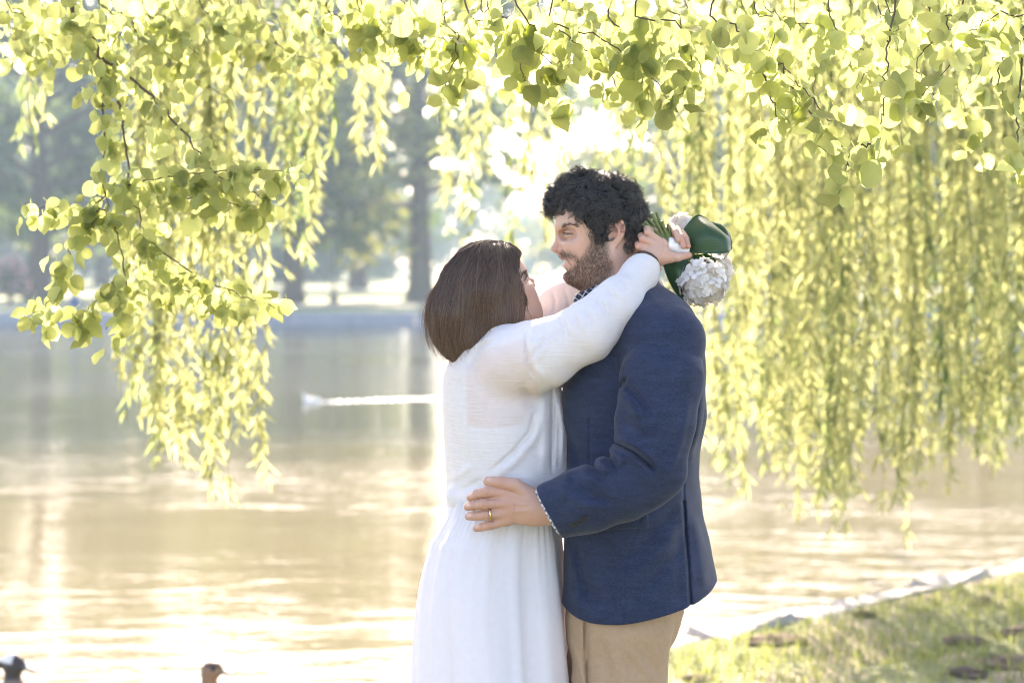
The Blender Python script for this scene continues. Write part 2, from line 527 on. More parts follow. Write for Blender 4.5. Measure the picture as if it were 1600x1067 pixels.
colw = mixc(nt, far_fac, near_tone, (0.075, 0.08, 0.055))
r1 = noise(nt, nd(nt, 'ShaderNodeMapping', {'Vector': geo, 'Scale': (1.6, 4.5, 1)}).outputs[0], 1.0, 3.0, 0.5, 0.4)
r2 = noise(nt, nd(nt, 'ShaderNodeMapping', {'Vector': geo, 'Scale': (7.0, 17.0, 1)}).outputs[0], 1.0, 2.0, 0.5, 0.3)
calm = noise(nt, nd(nt, 'ShaderNodeMapping', {'Vector': geo, 'Scale': (0.10, 0.22, 1)}).outputs[0], 1.0, 3.0)
calm = nd(nt, 'ShaderNodeMapRange', {0: calm, 1: 0.40, 2: 0.58, 3: 0.18, 4: 1.0}).outputs[0]
hh = nd(nt, 'ShaderNodeMath', {0: r1, 1: nd(nt, 'ShaderNodeMath', {0: r2, 1: 0.22}, operation='MULTIPLY').outputs[0]}, operation='ADD').outputs[0]
hh = nd(nt, 'ShaderNodeMath', {0: hh, 1: calm}, operation='MULTIPLY').outputs[0]
p = nd(nt, 'ShaderNodeBsdfPrincipled', {'Base Color': colw, 'Roughness': 0.07, 'IOR': 1.33, 'Normal': bump(nt, hh, 0.34, 0.06)})
nt.links.new(p.outputs[0], out.inputs[0])
M['water'] = m

WATER_Z = -0.25
def sheet(name, x0, x1, y0, y1, z, mat, kind='structure'):
    me = mesh_np(name, [(x0, y0, z), (x1, y0, z), (x1, y1, z), (x0, y1, z)], [[0, 1, 2, 3]], mat, False)
    return tag(link(name, me), kind=kind)
sheet('pond_water', -320, 320, -60, 62.6, WATER_Z, M['water'])

# ---- near bank: land lies on the camera's side of a slanting shore line
SH0 = np.array([0.55, 8.62]); SHD = np.array([0.690, 0.724]); SHN = np.array([0.724, -0.690])   # point, along, inland
def hills(x, y):
    return (0.035 * np.sin(x * 2.1 + 1.3 * np.sin(y * 1.3)) * np.sin(y * 1.9 + 0.7) + 0.02 * np.sin(x * 5.3 + y * 3.1) * np.sin(y * 4.7 - x * 2.0)
            + 0.012 * np.sin(x * 11.0 - y * 7.0 + 2 * np.sin(y * 5)) )
def gz(x, y):
    t = (x - SH0[0]) * SHN[0] + (y - SH0[1]) * SHN[1]
    k = np.clip((t - 0.15) / 1.0, 0, 1)
    return -0.045 + k * (0.05 + hills(x, y))
ss = np.concatenate([np.linspace(-90, -9, 30), np.linspace(-8.8, 8.8, 160), np.linspace(9, 90, 30)])
tt = np.concatenate([np.linspace(0.13, 9.0, 110), np.linspace(9.3, 90, 30)])
S, T_ = np.meshgrid(ss, tt)
X = SH0[0] + S * SHD[0] + T_ * SHN[0]; Yg = SH0[1] + S * SHD[1] + T_ * SHN[1]
Vg = np.stack([X, Yg, gz(X, Yg)], -1).reshape(-1, 3)
nS = len(ss)
i = np.arange(len(tt) - 1)[:, None] * nS + np.arange(nS - 1)[None]
Fg = np.stack([i, i + nS, i + nS + 1, i + 1], -1).reshape(-1, 4)
tag(link('bank_ground', mesh_np('bank_ground', Vg, Fg, M['bank'])), kind='structure')

# ---- stone edging along the near shore, block by block
def block_mesh(name, lx, ly, lz, seed, mat, rough=0.012, bev=0.018):
    r = np.random.default_rng(seed)
    bm = bmesh.new(); bmesh.ops.create_cube(bm, size=1)
    for v in bm.verts: v.co = Vector((v.co.x * lx, v.co.y * ly, v.co.z * lz))
    bmesh.ops.bevel(bm, geom=bm.edges[:], offset=bev, segments=1, affect='EDGES')
    for v in bm.verts: v.co += Vector(r.normal(0, rough, 3))
    me = bpy.data.meshes.new(name); bm.to_mesh(me); bm.free(); me.materials.append(mat)
    return me
edging = empty('stone_edging', (SH0[0], SH0[1], WATER_Z), 'pale rough stone blocks edging the grassy bank beside the pond', 'edging')
blocks = [block_mesh('stone', 0.60, 0.24, 0.50, k, M['stone'], 0.016, 0.03) for k in range(5)]
q = -9.0; k = 0
while q < 12.0:
    L = 0.62 + 0.10 * math.sin(k * 2.3)
    c = SH0 + SHD * (q + L / 2) + SHN * (0.06 + 0.02 * math.sin(k * 1.7))
    o = link('stone', blocks[k % 5], parent=edging, loc=(c[0] - SH0[0], c[1] - SH0[1], -0.022 - 0.010 * ((k * 7) % 3)))
    o.rotation_euler = (0.04 * math.sin(k * 3.1), 0.03 * math.sin(k * 1.3), math.atan2(SHD[1], SHD[0]) + 0.05 * math.sin(k * 2.9))
    o.scale = (L / 0.63, 1, 1)
    q += L; k += 1

# ---- far bank
farV, farF = [], []
ys = [62.5, 64, 70, 76, 90, 120, 180, 300, 700]
zs = [0.10, 0.12, 0.14, 0.15, 0.18, 0.22, 0.3, 0.4, 0.5]
for y_, z_ in zip(ys, zs): farV += [(-420, y_, z_), (-60, y_, z_), (60, y_, z_), (420, y_, z_)]
for a in range(len(ys) - 1):
    for b in range(3): farF.append([a * 4 + b, a * 4 + b + 1, a * 4 + b + 5, a * 4 + b + 4])
tag(link('far_lawn', mesh_np('far_lawn', farV, farF, M['lawn'], False)), kind='structure')
def strip(name, y0, y1, z0, z1, mat):
    me = mesh_np(name, [(-200, y0, z0), (200, y0, z0), (200, y1, z1), (-200, y1, z1)], [[0, 1, 2, 3]], mat, False)
    return tag(link(name, me), kind='structure')
strip('lakeside_path', 70.2, 73.8, 0.146, 0.156, M['path'])
strip('park_path', 112.0, 118.0, 0.2155, 0.226, M['path'])
kerb = empty('granite_pond_wall', (0, 62.3, WATER_Z), 'low grey granite wall along the far side of the pond', 'wall')
kb = [block_mesh('granite_block', 1.98, 0.5, 0.62, 40 + k, M['granite'], 0.006, 0.03) for k in range(4)]
for k in range(-30, 31):
    link('granite_block', kb[k % 4], parent=kerb, loc=(k * 2.0, 0, 0.07 + 0.008 * (k % 3)))

# ---- park trees
def limb_path(p0, p1, sag, n=8, wob=0.1, r=RNG):
    t = np.linspace(0, 1, n)[:, None]
    P = np.asarray(p0) * (1 - t) + np.asarray(p1) * t
    P[:, 2] += sag * np.sin(t[:, 0] * math.pi)
    P[1:-1] += r.normal(0, wob, (n - 2, 3))
    return P
QUAD = np.array([[-0.5, 0, 0], [0, 0.16, 0.42], [0.5, 0, 0], [0, -0.12, -0.42]])
def rand_rot(n, r):
    q = r.normal(size=(n, 4)); q /= np.linalg.norm(q, axis=1, keepdims=True)
    w, x, y, z = q.T
    return np.stack([np.stack([1 - 2 * (y * y + z * z), 2 * (x * y - z * w), 2 * (x * z + y * w)], -1),
                     np.stack([2 * (x * y + z * w), 1 - 2 * (x * x + z * z), 2 * (y * z - x * w)], -1),
                     np.stack([2 * (x * z - y * w), 2 * (y * z + x * w), 1 - 2 * (x * x + y * y)], -1)], 1)
def scatter(base, faces, pos, R, size, rnd):
    """copies of a small leaf shape -> vertex, face and value arrays"""
    n, b = len(pos), len(base)
    V = np.einsum('nij,bj->nbi', R, base) * np.asarray(size).reshape(-1, 1, 1) + pos[:, None]
    F = (np.arange(n)[:, None, None] * b + np.asarray(faces)[None]).reshape(-1, np.asarray(faces).shape[1])
    return V.reshape(-1, 3), F, np.repeat(rnd, b)
def park_tree_meshes(seed, H, spread, base_h, mat, nleaf=5200, leaf=0.42, droop=0.0):
    r = np.random.default_rng(seed)
    wood = Acc()
    tw = H * 0.022 + 0.08
    trunk = spline([(0, 0, -0.15), (0.1, 0.05, H * 0.2), (-0.1, 0.1, H * 0.5), (0.15, 0, H * 0.86)], 14)
    rad = tw * np.linspace(1.15, 0.2, 14); rad[0] *= 1.4
    tv, tf = tube(trunk, rad, 9); ta = Acc(); ta.add(tv, tf)
    centres = []
    for k in range(26):
        h = base_h + (H * 0.93 - base_h) * (k / 25) ** 0.9
        a = k * 2.4 + r.normal(0, 0.3)
        L = spread * (0.55 + 0.45 * math.sin(math.pi * min(1, (h - base_h) / (H - base_h) * 0.8 + 0.2))) * r.uniform(0.75, 1.1)
        st = np.array([0, 0, h * 0.85])
        en = np.array([math.cos(a) * L, math.sin(a) * L, h + L * r.uniform(-0.1, 0.35)])
        P = limb_path(st, en, L * 0.08, 8, 0.12, r)
        v, f = tube(P, tw * 0.42 * np.linspace(1, 0.15, 8), 5); wood.add(v, f)
        for tq in (0.55, 0.8, 1.0):
            c = st * (1 - tq) + en * tq
            for _ in range(2):
                centres.append((c + r.normal(0, 0.55, 3), r.uniform(0.7, 1.5)))
    cen = np.array([c for c, s in centres]); sz = np.array([s for c, s in centres])
    pick = r.integers(0, len(cen), nleaf)
    d = r.normal(size=(nleaf, 3)); d /= np.linalg.norm(d, axis=1, keepdims=True)
    pos = cen[pick] + d * (sz[pick] * r.uniform(0.3, 1, nleaf) ** 0.6)[:, None] * np.array([1.15, 1.15, 0.75])
    V, F, A = scatter(QUAD, [[0, 1, 2], [0, 2, 3]], pos, rand_rot(nleaf, r), leaf * r.uniform(0.6, 1.3, nleaf), np.clip(r.normal(0.5, 0.25, nleaf), 0, 1))
    crown = mesh_np('crown', V, F, mat, False, {'rnd': A})
    return ta.mesh('trunk', M['bark']), wood.mesh('limbs', M['bark']), crown
TREES = [park_tree_meshes(11, 17, 6.0, 3.2, M['far_leaf'], 5600, 0.46), park_tree_meshes(12, 14, 5.4, 2.6, M['far_leaf2'], 4800, 0.44),
         park_tree_meshes(13, 20, 7.2, 3.0, M['far_leaf'], 7000, 0.52), park_tree_meshes(14, 11, 5.2, 0.7, M['far_leaf2'], 9000, 0.45), park_tree_meshes(15, 9, 5.4, 0.3, M['far_leaf'], 9000, 0.48)]
def park_tree(u, Y, var, rot, sc, label):
    x = (u - CX) / FPX * Y
    z = float(np.interp(Y, ys, zs))
    t = empty('park_tree', (x, Y, z), label, 'tree', 'park trees beyond the pond')
    t.rotation_euler = (0, 0, rot); t.scale = (sc, sc, sc)
    tm, wm, cm = TREES[var]
    link('trunk', tm, parent=t, loc=(0, 0, 0)); link('limbs', wm, parent=t, loc=(0, 0, 0))
    tag(link('crown', cm, parent=t, loc=(0, 0, 0)), kind='stuff')
park_tree(458, 78, 1, 0.4, 1.0, 'park tree with a slim trunk beside the lamp post across the pond')
park_tree(658, 80, 0, 1.7, 1.05, 'park tree with the thickest trunk on the lawn across the pond')
park_tree(60, 84, 2, 0.2, 0.95, 'broad dark tree behind the pink flowering shrub')
park_tree(-180, 80, 0, 2.2, 1.0, 'tall tree left of the pink flowering shrub')
park_tree(255, 92, 0, 3.0, 1.0, 'dark tree behind the hanging katsura twigs')
BG = [(560, 118, 2, 1.1, 0.9), (380, 130, 2, 4.0, 1.0), (160, 135, 1, 2.5, 1.2), (-60, 130, 2, 1.9, 1.0),
      (1050, 96, 1, 5.0, 0.95), (1200, 84, 0, 0.9, 1.0), (1370, 92, 2, 2.9, 0.95),
      (1540, 80, 1, 1.4, 1.1), (1720, 88, 0, 4.4, 1.0), (1900, 82, 2, 3.6, 1.0), (-330, 90, 1, 0.1, 1.1), (480, 165, 0, 5.5, 1.1), (300, 170, 2, 0.7, 1.1), (1120, 140, 2, 2.0, 1.0), (1450, 140, 0, 1.0, 1.1), (20, 175, 0, 2.2, 1.2)]
BG += [(u, 172 + 14 * (k % 5), 3 + k % 2, k * 1.3, (1.35 if u < 600 or u > 1080 else 0.8) + 0.15 * (k % 3)) for k, u in enumerate(range(-120, 1800, 105))]
for a in BG:
    park_tree(*a, 'low bushy tree with foliage to the ground at the back of the park' if a[2] > 2 else 'tall park tree far back on the lawn with its crown high on a bare trunk')
# ================================================================ WILLOW (trunk off to the right, limbs reaching over the water)
def strand_mesh(seed, L, leaf_len, step):
    r = np.random.default_rng(seed)
    acc = Acc()
    n = 24
    t = np.linspace(0, 1, n)
    ph = r.uniform(0, 6.3, 4)
    sway = 0.05 * L
    P = np.stack([sway * (0.5 * np.sin(t * 4 + ph[0]) * t + 0.15 * np.sin(t * 11 + ph[1])), sway * (0.5 * np.sin(t * 3.3 + ph[2]) * t + 0.15 * np.sin(t * 9 + ph[3])), -L * t], -1)
    P -= P[0]
    v, f = tube(P, np.linspace(0.0045, 0.0012, n), 3); acc.add(v, f, 0.0)
    base = np.array([[0, 0, 0], [0.30, 0.5, 0.05], [0.30, -0.5, 0.05], [0.65, 0.42, 0.02], [0.65, -0.42, 0.02], [1, 0, -0.06], [0.3, 0, -0.04], [0.65, 0, -0.05]])
    faces = np.array([[0, 6, 1], [0, 2, 6], [1, 6, 3], [6, 7, 3], [6, 2, 4], [6, 4, 7], [3, 7, 5], [7, 4, 5]])
    nl = int(L / step)
    s = np.sort(r.uniform(0.06, 1, nl)); s[-3:] = 1.0
    pos = np.stack([np.interp(s, t, P[:, i]) for i in range(3)], -1)
    az = r.uniform(0, 2 * math.pi, nl); dn = np.radians(r.uniform(35, 80, nl))
    d = np.stack([np.cos(az) * np.cos(dn), np.sin(az) * np.cos(dn), -np.sin(dn)], -1)
    side = np.cross(d, r.normal(size=(nl, 3))); side /= np.linalg.norm(side, axis=1, keepdims=True)
    up = np.cross(d, side)
    ll = leaf_len * r.uniform(0.65, 1.2, nl); wd = ll * r.uniform(0.105, 0.155, nl)
    R = np.stack([d * ll[:, None], side * wd[:, None], up * ll[:, None]], -1)
    V, F, A = scatter(base, faces, pos, R, np.ones(nl), np.clip(r.normal(0.5, 0.24, nl), 0, 1))
    acc.add(V, F, A)
    me = acc.mesh('hanging_branch', M['willow'], False)
    me.materials.append(M['willow_twig'])
    nt_ = len(f[0]) + len(f[1])
    return me
WST = [strand_mesh(50 + k, L, 0.088, 0.0185) for k, L in enumerate((2.2, 2.6, 3.0, 3.4, 3.8, 2.4, 3.2, 4.2))]
WLEN = (2.2, 2.6, 3.0, 3.4, 3.8, 2.4, 3.2, 4.2)
WT = np.array([6.6, 10.2, 0.0])
willow = empty('weeping_willow', WT, 'weeping willow on the bank trailing a long yellow-green curtain of branches over the pond', 'tree')
def wlink(name, acc_v, mat):
    a = Acc()
    for v, f in acc_v: a.add(v, f)
    return link(name, a.mesh(name, mat), parent=willow)
wlink('trunk', [tube(spline([WT + (0, 0, -0.2), WT + (-0.1, 0.05, 1.2), WT + (-0.4, 0.1, 2.6), WT + (-0.9, 0.1, 4.0)], 16), np.linspace(0.55, 0.30, 16), 12)], M['bark'])
LIMBS = [[(5.8, 10.3, 3.7), (4.0, 10.6, 5.2), (2.2, 10.3, 5.7), (0.6, 9.6, 5.6), (-1.2, 8.8, 5.3), (-2.6, 8.2, 4.9)],
         [(5.8, 10.3, 3.6), (4.2, 9.4, 5.0), (2.6, 9.0, 5.3), (1.4, 8.7, 5.1)],
         [(5.8, 10.3, 3.9), (4.6, 11.6, 5.4), (3.4, 12.6, 5.7), (1.6, 13.2, 5.3), (-0.6, 13.0, 5.0)],
         [(5.8, 10.3, 3.9), (6.8, 9.4, 5.4), (7.6, 8.2, 5.6)], [(5.7, 10.3, 4.0), (6.6, 12.2, 5.6), (7.4, 13.8, 5.4)]]
for Lb in LIMBS:
    P = spline(Lb, 24); wlink('limb', [tube(P, np.linspace(0.17, 0.03, 24), 7)], M['bark'])
rw = np.random.default_rng(99)
def strands(n, u0, u1, Y0, Y1, vb, sv, pick=None):
    for _ in range(n):
        Y = rw.uniform(Y0, Y1); u = rw.uniform(u0, u1)
        b = at(u, rw.normal(vb(u) if callable(vb) else vb, sv), Y)
        k = int(rw.integers(0, len(WST))) if pick is None else pick[int(rw.integers(0, len(pick)))]
        z = b[2] + WLEN[k]
        o = link('hanging_branch', WST[k], parent=willow, loc=(b[0] - WT[0], b[1] - WT[1], z - WT[2]))
        o.rotation_euler = (0, 0, rw.uniform(0, 6.28))
edge = lambda u: np.interp(u, [1060, 1120, 1200, 1300, 1400, 1500, 1600, 1700], [660, 655, 655, 735, 705, 660, 655, 620])
strands(190, 1075, 1640, 8.2, 11.8, edge, 50)
strands(40, 1075, 1640, 11.5, 14.0, lambda u: edge(u) - 60, 40)
strands(30, 1640, 2300, 8.5, 12.0, 660, 40)
strands(6, 1290, 1330, 8.0, 8.4, 752, 20)
strands(16, 205, 262, 7.6, 8.3, lambda u: 540 + (u - 205) * 2.2, 50)
strands(24, 268, 392, 7.6, 8.3, 678, 34)
strands(4, 0, 90, 8.2, 9.0, 215, 30)
strands(12, 395, 520, 8.0, 9.0, 300, 60)
strands(3, 440, 500, 8.0, 9.0, 420, 12)
strands(6, 530, 590, 8.5, 9.5, 240, 35)
strands(8, 640, 780, 9.0, 10.5, 270, 60)
strands(10, 800, 900, 9.0, 10.5, 330, 80)
strands(16, 930, 1080, 9.0, 11.0, 420, 90)

# ================================================================ KATSURA (trunk out of frame to the right, twigs over the couple)
def katsura_leaf(tip=0.60, wide=1.0, curl=0.16):
    ang = np.radians([0, 22, 48, 78, 110, 140, 166])
    rad = np.array([tip, 0.555, 0.53, 0.515, 0.50, 0.49, 0.47])
    out = []
    for a, r in zip(ang, rad):
        out.append((math.sin(a) * r, 0.50 + math.cos(a) * r))
    V, F = [], []
    mid = [(0, 0.08), (0, 0.36), (0, 0.70), (0, out[0][1])]
    for x, y in mid: V.append((x, y, 0))
    rt = out[1:]; n = len(rt)
    for x, y in rt: V.append((x, y, 0.10 * x + 0.06 * math.sin(y * 9)))
    for x, y in rt: V.append((-x, y, 0.10 * x - 0.06 * math.sin(y * 9)))
    for s, o in ((1, 4), (-1, 4 + n)):
        seq = [[3, o, 2], [o, o + 1, 2], [o + 1, o + 2, 2], [2, o + 2, 1], [o + 2, o + 3, 1], [o + 3, o + 4, 1], [1, o + 4, 0], [o + 4, o + 5, 0]]
        F += [q[::s] for q in seq]
    V = np.array(V, float)
    V[:, 0] *= wide; V[:, 2] -= curl * (V[:, 1] - 0.3) ** 2
    # short leaf stalk
    b = len(V)
    V = np.vstack([V, [(0.012, -0.32, 0.0), (-0.012, -0.32, 0.0), (0.014, 0.1, 0.004), (-0.014, 0.1, 0.004)]])
    F += [[b, b + 1, b + 3], [b, b + 3, b + 2]]
    return V, np.array(F)
KV, KF = katsura_leaf()
KV2, _ = katsura_leaf(0.72, 0.82, 0.45)
KV3, _ = katsura_leaf(0.66, 0.92, -0.30)
KT = np.array([4.6, 4.6, 0.0])
katsura = empty('katsura_tree', KT, 'tree with round heart shaped leaves on thin brown twigs hanging above the couple', 'tree')
def klink(name, parts, mat):
    a = Acc()
    for v, f in parts: a.add(v, f)
    return link(name, a.mesh(name, mat), parent=katsura)
klink('trunk', [tube(spline([KT + (0, 0, -0.2), KT + (0.05, 0, 1.5), KT + (-0.1, 0.1, 3.2), KT + (0, 0.1, 5.2)], 14), np.linspace(0.24, 0.12, 14), 12)], M['bark'])
KL = [[(4.55, 4.65, 2.6), (3.2, 4.7, 3.4), (1.7, 4.6, 3.6), (0.3, 4.6, 3.5), (-1.2, 5.0, 3.35), (-2.4, 5.6, 3.1)],
      [(4.5, 4.65, 3.0), (3.0, 5.3, 3.5), (1.4, 5.6, 3.6), (-0.4, 5.9, 3.5), (-2.0, 6.4, 3.3)],
      [(4.5, 4.65, 2.4), (3.0, 4.3, 2.9), (2.0, 4.2, 3.0), (1.0, 4.2, 3.05)]]
KLP = []
for Lb in KL:
    P = spline(Lb, 30); KLP.append(P)
    klink('limb', [tube(P, np.linspace(0.07, 0.012, 30), 7)], M['twig'])
KLP = np.concatenate(KLP)
rk = np.random.default_rng(5)
leaf_items = []          # position, rotation, size, value
def twig(pts, Y0, Y1=None, r0=3.0, dens=11.0, spread=20.0, size=0.049, connect=True, side=0):
    Y1 = Y0 if Y1 is None else Y1
    pts = np.asarray(pts, float)
    W = np.array([at(u, v, y) for (u, v), y in zip(pts, np.linspace(Y0, Y1, len(pts)))])
    if connect and pts[0][1] < 20:
        j = np.argmin(np.linalg.norm(KLP - W[0] - [0, 0, 0.2], axis=1))
        W = np.vstack([KLP[j], (KLP[j] + W[0]) / 2 + [0, 0, 0.10], W])
    n = max(8, int(len(W) * 6))
    P = spline(W, n)
    P[1:-1] += rk.normal(0, 0.003, (n - 2, 3))
    rr = np.linspace(r0, 0.8, n) * PX * 0.9
    klink('twig', [tube(P, rr, 5)], M['twig'])
    vv = uv_of(P)[1]
    low = np.nonzero(vv > -35)[0]
    if len(low) < 2: return
    Q = P[low[0]:]
    seg = np.linalg.norm(np.diff(Q, axis=0), axis=1).sum()
    for q in range(int(seg / (dens * PX))):
        s = rk.uniform(0.0, 1.0) if q > 1 else 1.0
        b = Q[min(len(Q) - 1, int(s * (len(Q) - 1)))]
        off = rk.normal(0, spread * PX * 0.72, 3) * [1, 1.6, 1]; off[2] -= abs(rk.normal(0, spread * PX * 0.40))
        leaf_items.append((b + off, s))
def leafR(n):
    """blades hanging tip down, broad side mostly turned along the view or tilted flat"""
    yaw = rk.normal(0, 0.9, n) + np.where(rk.random(n) < 0.5, 0, math.pi); roll = rk.normal(0, 0.55, n); pitch = rk.normal(0.35, 0.5, n)
    Rs = []
    for a, b, c in zip(yaw, roll, pitch):
        # local y = stalk->tip (down), x = width, z = normal
        m = Matrix.Rotation(a, 3, 'Z') @ Matrix.Rotation(b, 3, 'Y') @ Matrix.Rotation(c, 3, 'X') @ Matrix(((1, 0, 0), (0, 0, 1), (0, -1, 0)))
        Rs.append(np.array(m))
    return np.array(Rs)
# left cluster: a drooping bough with side twigs, a little behind the couple's plane
twig([(112, -20), (138, 40), (158, 95), (163, 190), (160, 270), (168, 330)], 4.9, 4.9, 6.0, 5, 30)
twig([(160, 90), (215, 130), (265, 180), (310, 240), (345, 280), (420, 310)], 4.9, 4.8, 3.6, 5, 26)
twig([(182, 150), (195, 215), (205, 290), (222, 350), (235, 420)], 4.95, 4.95, 3.0, 5, 28)
twig([(168, 330), (120, 325), (75, 322), (45, 330)], 4.9, 4.8, 2.0, 5.5, 14)
twig([(165, 300), (140, 345), (112, 385), (100, 430), (70, 480), (50, 490)], 4.9, 4.8, 2.0, 6, 18)
twig([(175, 330), (190, 400), (195, 460), (165, 515)], 4.95, 4.9, 2.0, 5, 22)
twig([(225, 370), (290, 420), (350, 450), (430, 482)], 4.9, 4.8, 2.0, 5, 20)
twig([(240, 420), (290, 455), (335, 470), (380, 480)], 4.95, 4.9, 1.6, 5.5, 20)
twig([(200, 290), (280, 275), (380, 265), (478, 270)], 4.9, 4.75, 2.0, 5, 18)
twig([(235, 300), (300, 310), (360, 320), (415, 330)], 4.9, 4.8, 1.8, 5.5, 20)
twig([(180, 440), (140, 480), (118, 505)], 4.9, 4.8, 1.4, 5, 13)
twig([(170, -20), (230, 50), (290, 100), (350, 150)], 5.4, 5.2, 2.6, 6, 26)
twig([(60, -20), (90, 40), (60, 90), (20, 60)], 5.6, 5.4, 2.4, 6, 26)
twig([(300, -20), (360, 30), (420, 65), (500, 100)], 5.4, 5.2, 2.6, 6, 24)
twig([(200, -20), (240, 60), (250, 150), (260, 230)], 5.5, 5.3, 2.4, 6, 30)
for k in range(13):
    u = -40 + k * 50 + rk.uniform(-20, 20); L = rk.uniform(60, 120)
    twig([(u, -30), (u + 35, L * 0.3), (u + rk.uniform(30, 110), L * 0.75)], rk.uniform(4.7, 5.7), None, 2.0, 6.5, 24)
# centre: sharp sprays close to the couple's distance
for pts, Y, d in ([[(640, -20), (700, 40), (745, 85)], 4.55, 7], [[(690, -25), (715, 60), (700, 120), (690, 140)], 4.5, 9], [[(720, -20), (790, 30), (850, 90), (890, 125)], 4.4, 7],
                  [[(800, -20), (870, 45), (930, 90), (965, 140)], 4.3, 7], [[(870, -20), (940, 60), (1000, 100), (1050, 150)], 4.25, 7], [[(960, -20), (1000, 60), (985, 120), (1010, 165)], 4.3, 8],
                  [[(1000, -20), (1060, 40), (1080, 110), (1060, 160)], 4.2, 7], [[(760, -20), (800, 50), (815, 110), (825, 130)], 4.35, 9], [[(560, -20), (610, 40), (660, 70), (720, 95)], 4.9, 7], [[(880, -20), (900, 40), (870, 100), (885, 150)], 4.4, 9],
                  # right sprays
                  [[(1120, -10), (1150, 40), (1185, 80), (1225, 105), (1265, 150), (1300, 190)], 4.15, 8], [[(1185, 80), (1195, 130), (1210, 170), (1205, 205)], 4.15, 10], [[(1225, 105), (1240, 140), (1290, 210), (1340, 245)], 4.2, 12],
                  [[(1398, 5), (1388, 70), (1382, 130), (1375, 190), (1362, 225)], 4.0, 12], [[(1362, 225), (1330, 245), (1320, 270)], 4.0, 10], [[(1300, -20), (1320, 60), (1355, 90), (1340, 140)], 4.6, 10], [[(1450, -20), (1470, 40), (1430, 100), (1460, 150)], 4.4, 9],
                  [[(1510, -20), (1480, 30), (1500, 80), (1440, 150)], 4.3, 9], [[(1600, 60), (1592, 140), (1590, 200), (1594, 260)], 3.9, 10], [[(1620, -20), (1560, 20), (1530, 40), (1500, 60)], 3.9, 8], [[(1620, 20), (1580, 70), (1560, 120), (1575, 160)], 4.2, 9],
                  [[(1180, -20), (1230, 30), (1290, 40), (1330, 60)], 4.7, 8], [[(1240, -20), (1280, 80), (1270, 150), (1290, 240)], 5.0, 10], [[(1400, -20), (1430, 60), (1400, 150), (1410, 230)], 5.2, 10], [[(1530, -20), (1540, 90), (1500, 160), (1530, 230)], 5.0, 10]):
    twig(pts, Y, Y, 2.2, d, 20, 0.052)
for k in range(16):
    u = 1060 + k * 38 + rk.uniform(-20, 20); L = rk.uniform(50, 130)
    twig([(u, -30), (u + 20, L * 0.3), (u + rk.uniform(-40, 60), L)], rk.uniform(4.2, 5.8), None, 1.8, 8, 22)
for k in range(10):
    u = 560 + k * 52 + rk.uniform(-20, 20); L = rk.uniform(40, 95)
    twig([(u, -30), (u + 20, L * 0.3), (u + rk.uniform(10, 70), L)], rk.uniform(4.3, 5.4), None, 1.8, 8, 20)
nL = len(leaf_items)
LP = np.array([a for a, _ in leaf_items]); LR = leafR(nL)
LS = np.clip(rk.normal(0.044, 0.008, nL), 0.022, 0.062)
u_, v_ = uv_of(LP)
LS = LS * np.where(u_ < 540, 0.84, 0.95)
vis = (u_ > -20) & (u_ < 1620) & (v_ > -25) & (v_ < 1080)
big = np.argsort(-(LS / LP[:, 1]) * vis)[:300]
kls = [mesh_np('leaf', q * 0.05, KF, M['katsura'], True) for q in (KV, KV2, KV3)]
for j in big:
    o = link('leaf', kls[int(j) % 3], parent=katsura, loc=tuple(LP[j] - KT))
    o.rotation_euler = Matrix(LR[j].tolist()).to_euler(); s = LS[j] / 0.05; o.scale = (s, s, s)
rest = np.setdiff1d(np.arange(nL), big)
vs3, fs3, as3, n3 = [], [], [], 0
for q, base_ in enumerate((KV, KV2, KV3)):
    sel = rest[q::3]; V, F, A = scatter(base_, KF, LP[sel], LR[sel], LS[sel], rk.random(len(sel)))
    vs3.append(V); fs3.append(F + n3); as3.append(A); n3 += len(V)
V, F, A = np.vstack(vs3), np.vstack(fs3), np.concatenate(as3)
tag(link('foliage', mesh_np('foliage', V, F, M['katsura_mass'], True, {'rnd': A}), parent=katsura), kind='stuff')
print('katsura leaves', nL)

# ================================================================ GRASS AND SOIL on the near bank
rg = np.random.default_rng(21)
n = 90000
s_ = rg.uniform(-6, 6.5, n); t_ = 0.20 + rg.beta(1.0, 1.5, n) * 8.0
gx = SH0[0] + s_ * SHD[0] + t_ * SHN[0]; gy = SH0[1] + s_ * SHD[1] + t_ * SHN[1]
dens = np.sin(gx * 1.9 + 1.2 * np.sin(gy * 1.4)) * np.sin(gy * 2.3 + gx * 0.7) + 0.5 * np.sin(gx * 6.1 + gy * 4.3)
keep = (rg.random(n) < np.clip(0.75 + 0.45 * dens, 0.10, 1)) & (gy > 0.6)
gx, gy = gx[keep], gy[keep]; n = len(gx)
P0 = np.stack([gx, gy, gz(gx, gy) - 0.004], -1)
hgt = rg.gamma(4.0, 0.010, n) + 0.012; az = rg.uniform(0, 6.283, n); ln = rg.uniform(0.2, 1.1, n)
d = np.stack([np.cos(az), np.sin(az), np.zeros(n)], -1); sd = np.stack([-np.sin(az), np.cos(az), np.zeros(n)], -1) * (rg.uniform(0.0016, 0.0034, n))[:, None]
up = np.array([0, 0, 1.0])
Pm = P0 + up * (hgt * 0.6)[:, None] + d * (hgt * ln * 0.3)[:, None]
Pt = P0 + up * (hgt)[:, None] * 0.95 + d * (hgt * ln)[:, None]
V = np.stack([P0 - sd, P0 + sd, Pm - sd * 0.8, Pm + sd * 0.8, Pt], 1).reshape(-1, 3)
ii = np.arange(n)[:, None] * 5
F4 = ii + np.array([[0, 1, 3, 2]]); F3 = ii + np.array([[2, 3, 4]])
A = np.repeat(np.clip(rg.normal(0.5, 0.28, n), 0, 1), 5)
tag(link('grass', mesh_np('grass', V, [F4, F3], M['grass'], False, {'rnd': A})), 'short sunlit grass growing over the near bank', 'grass', kind='stuff')
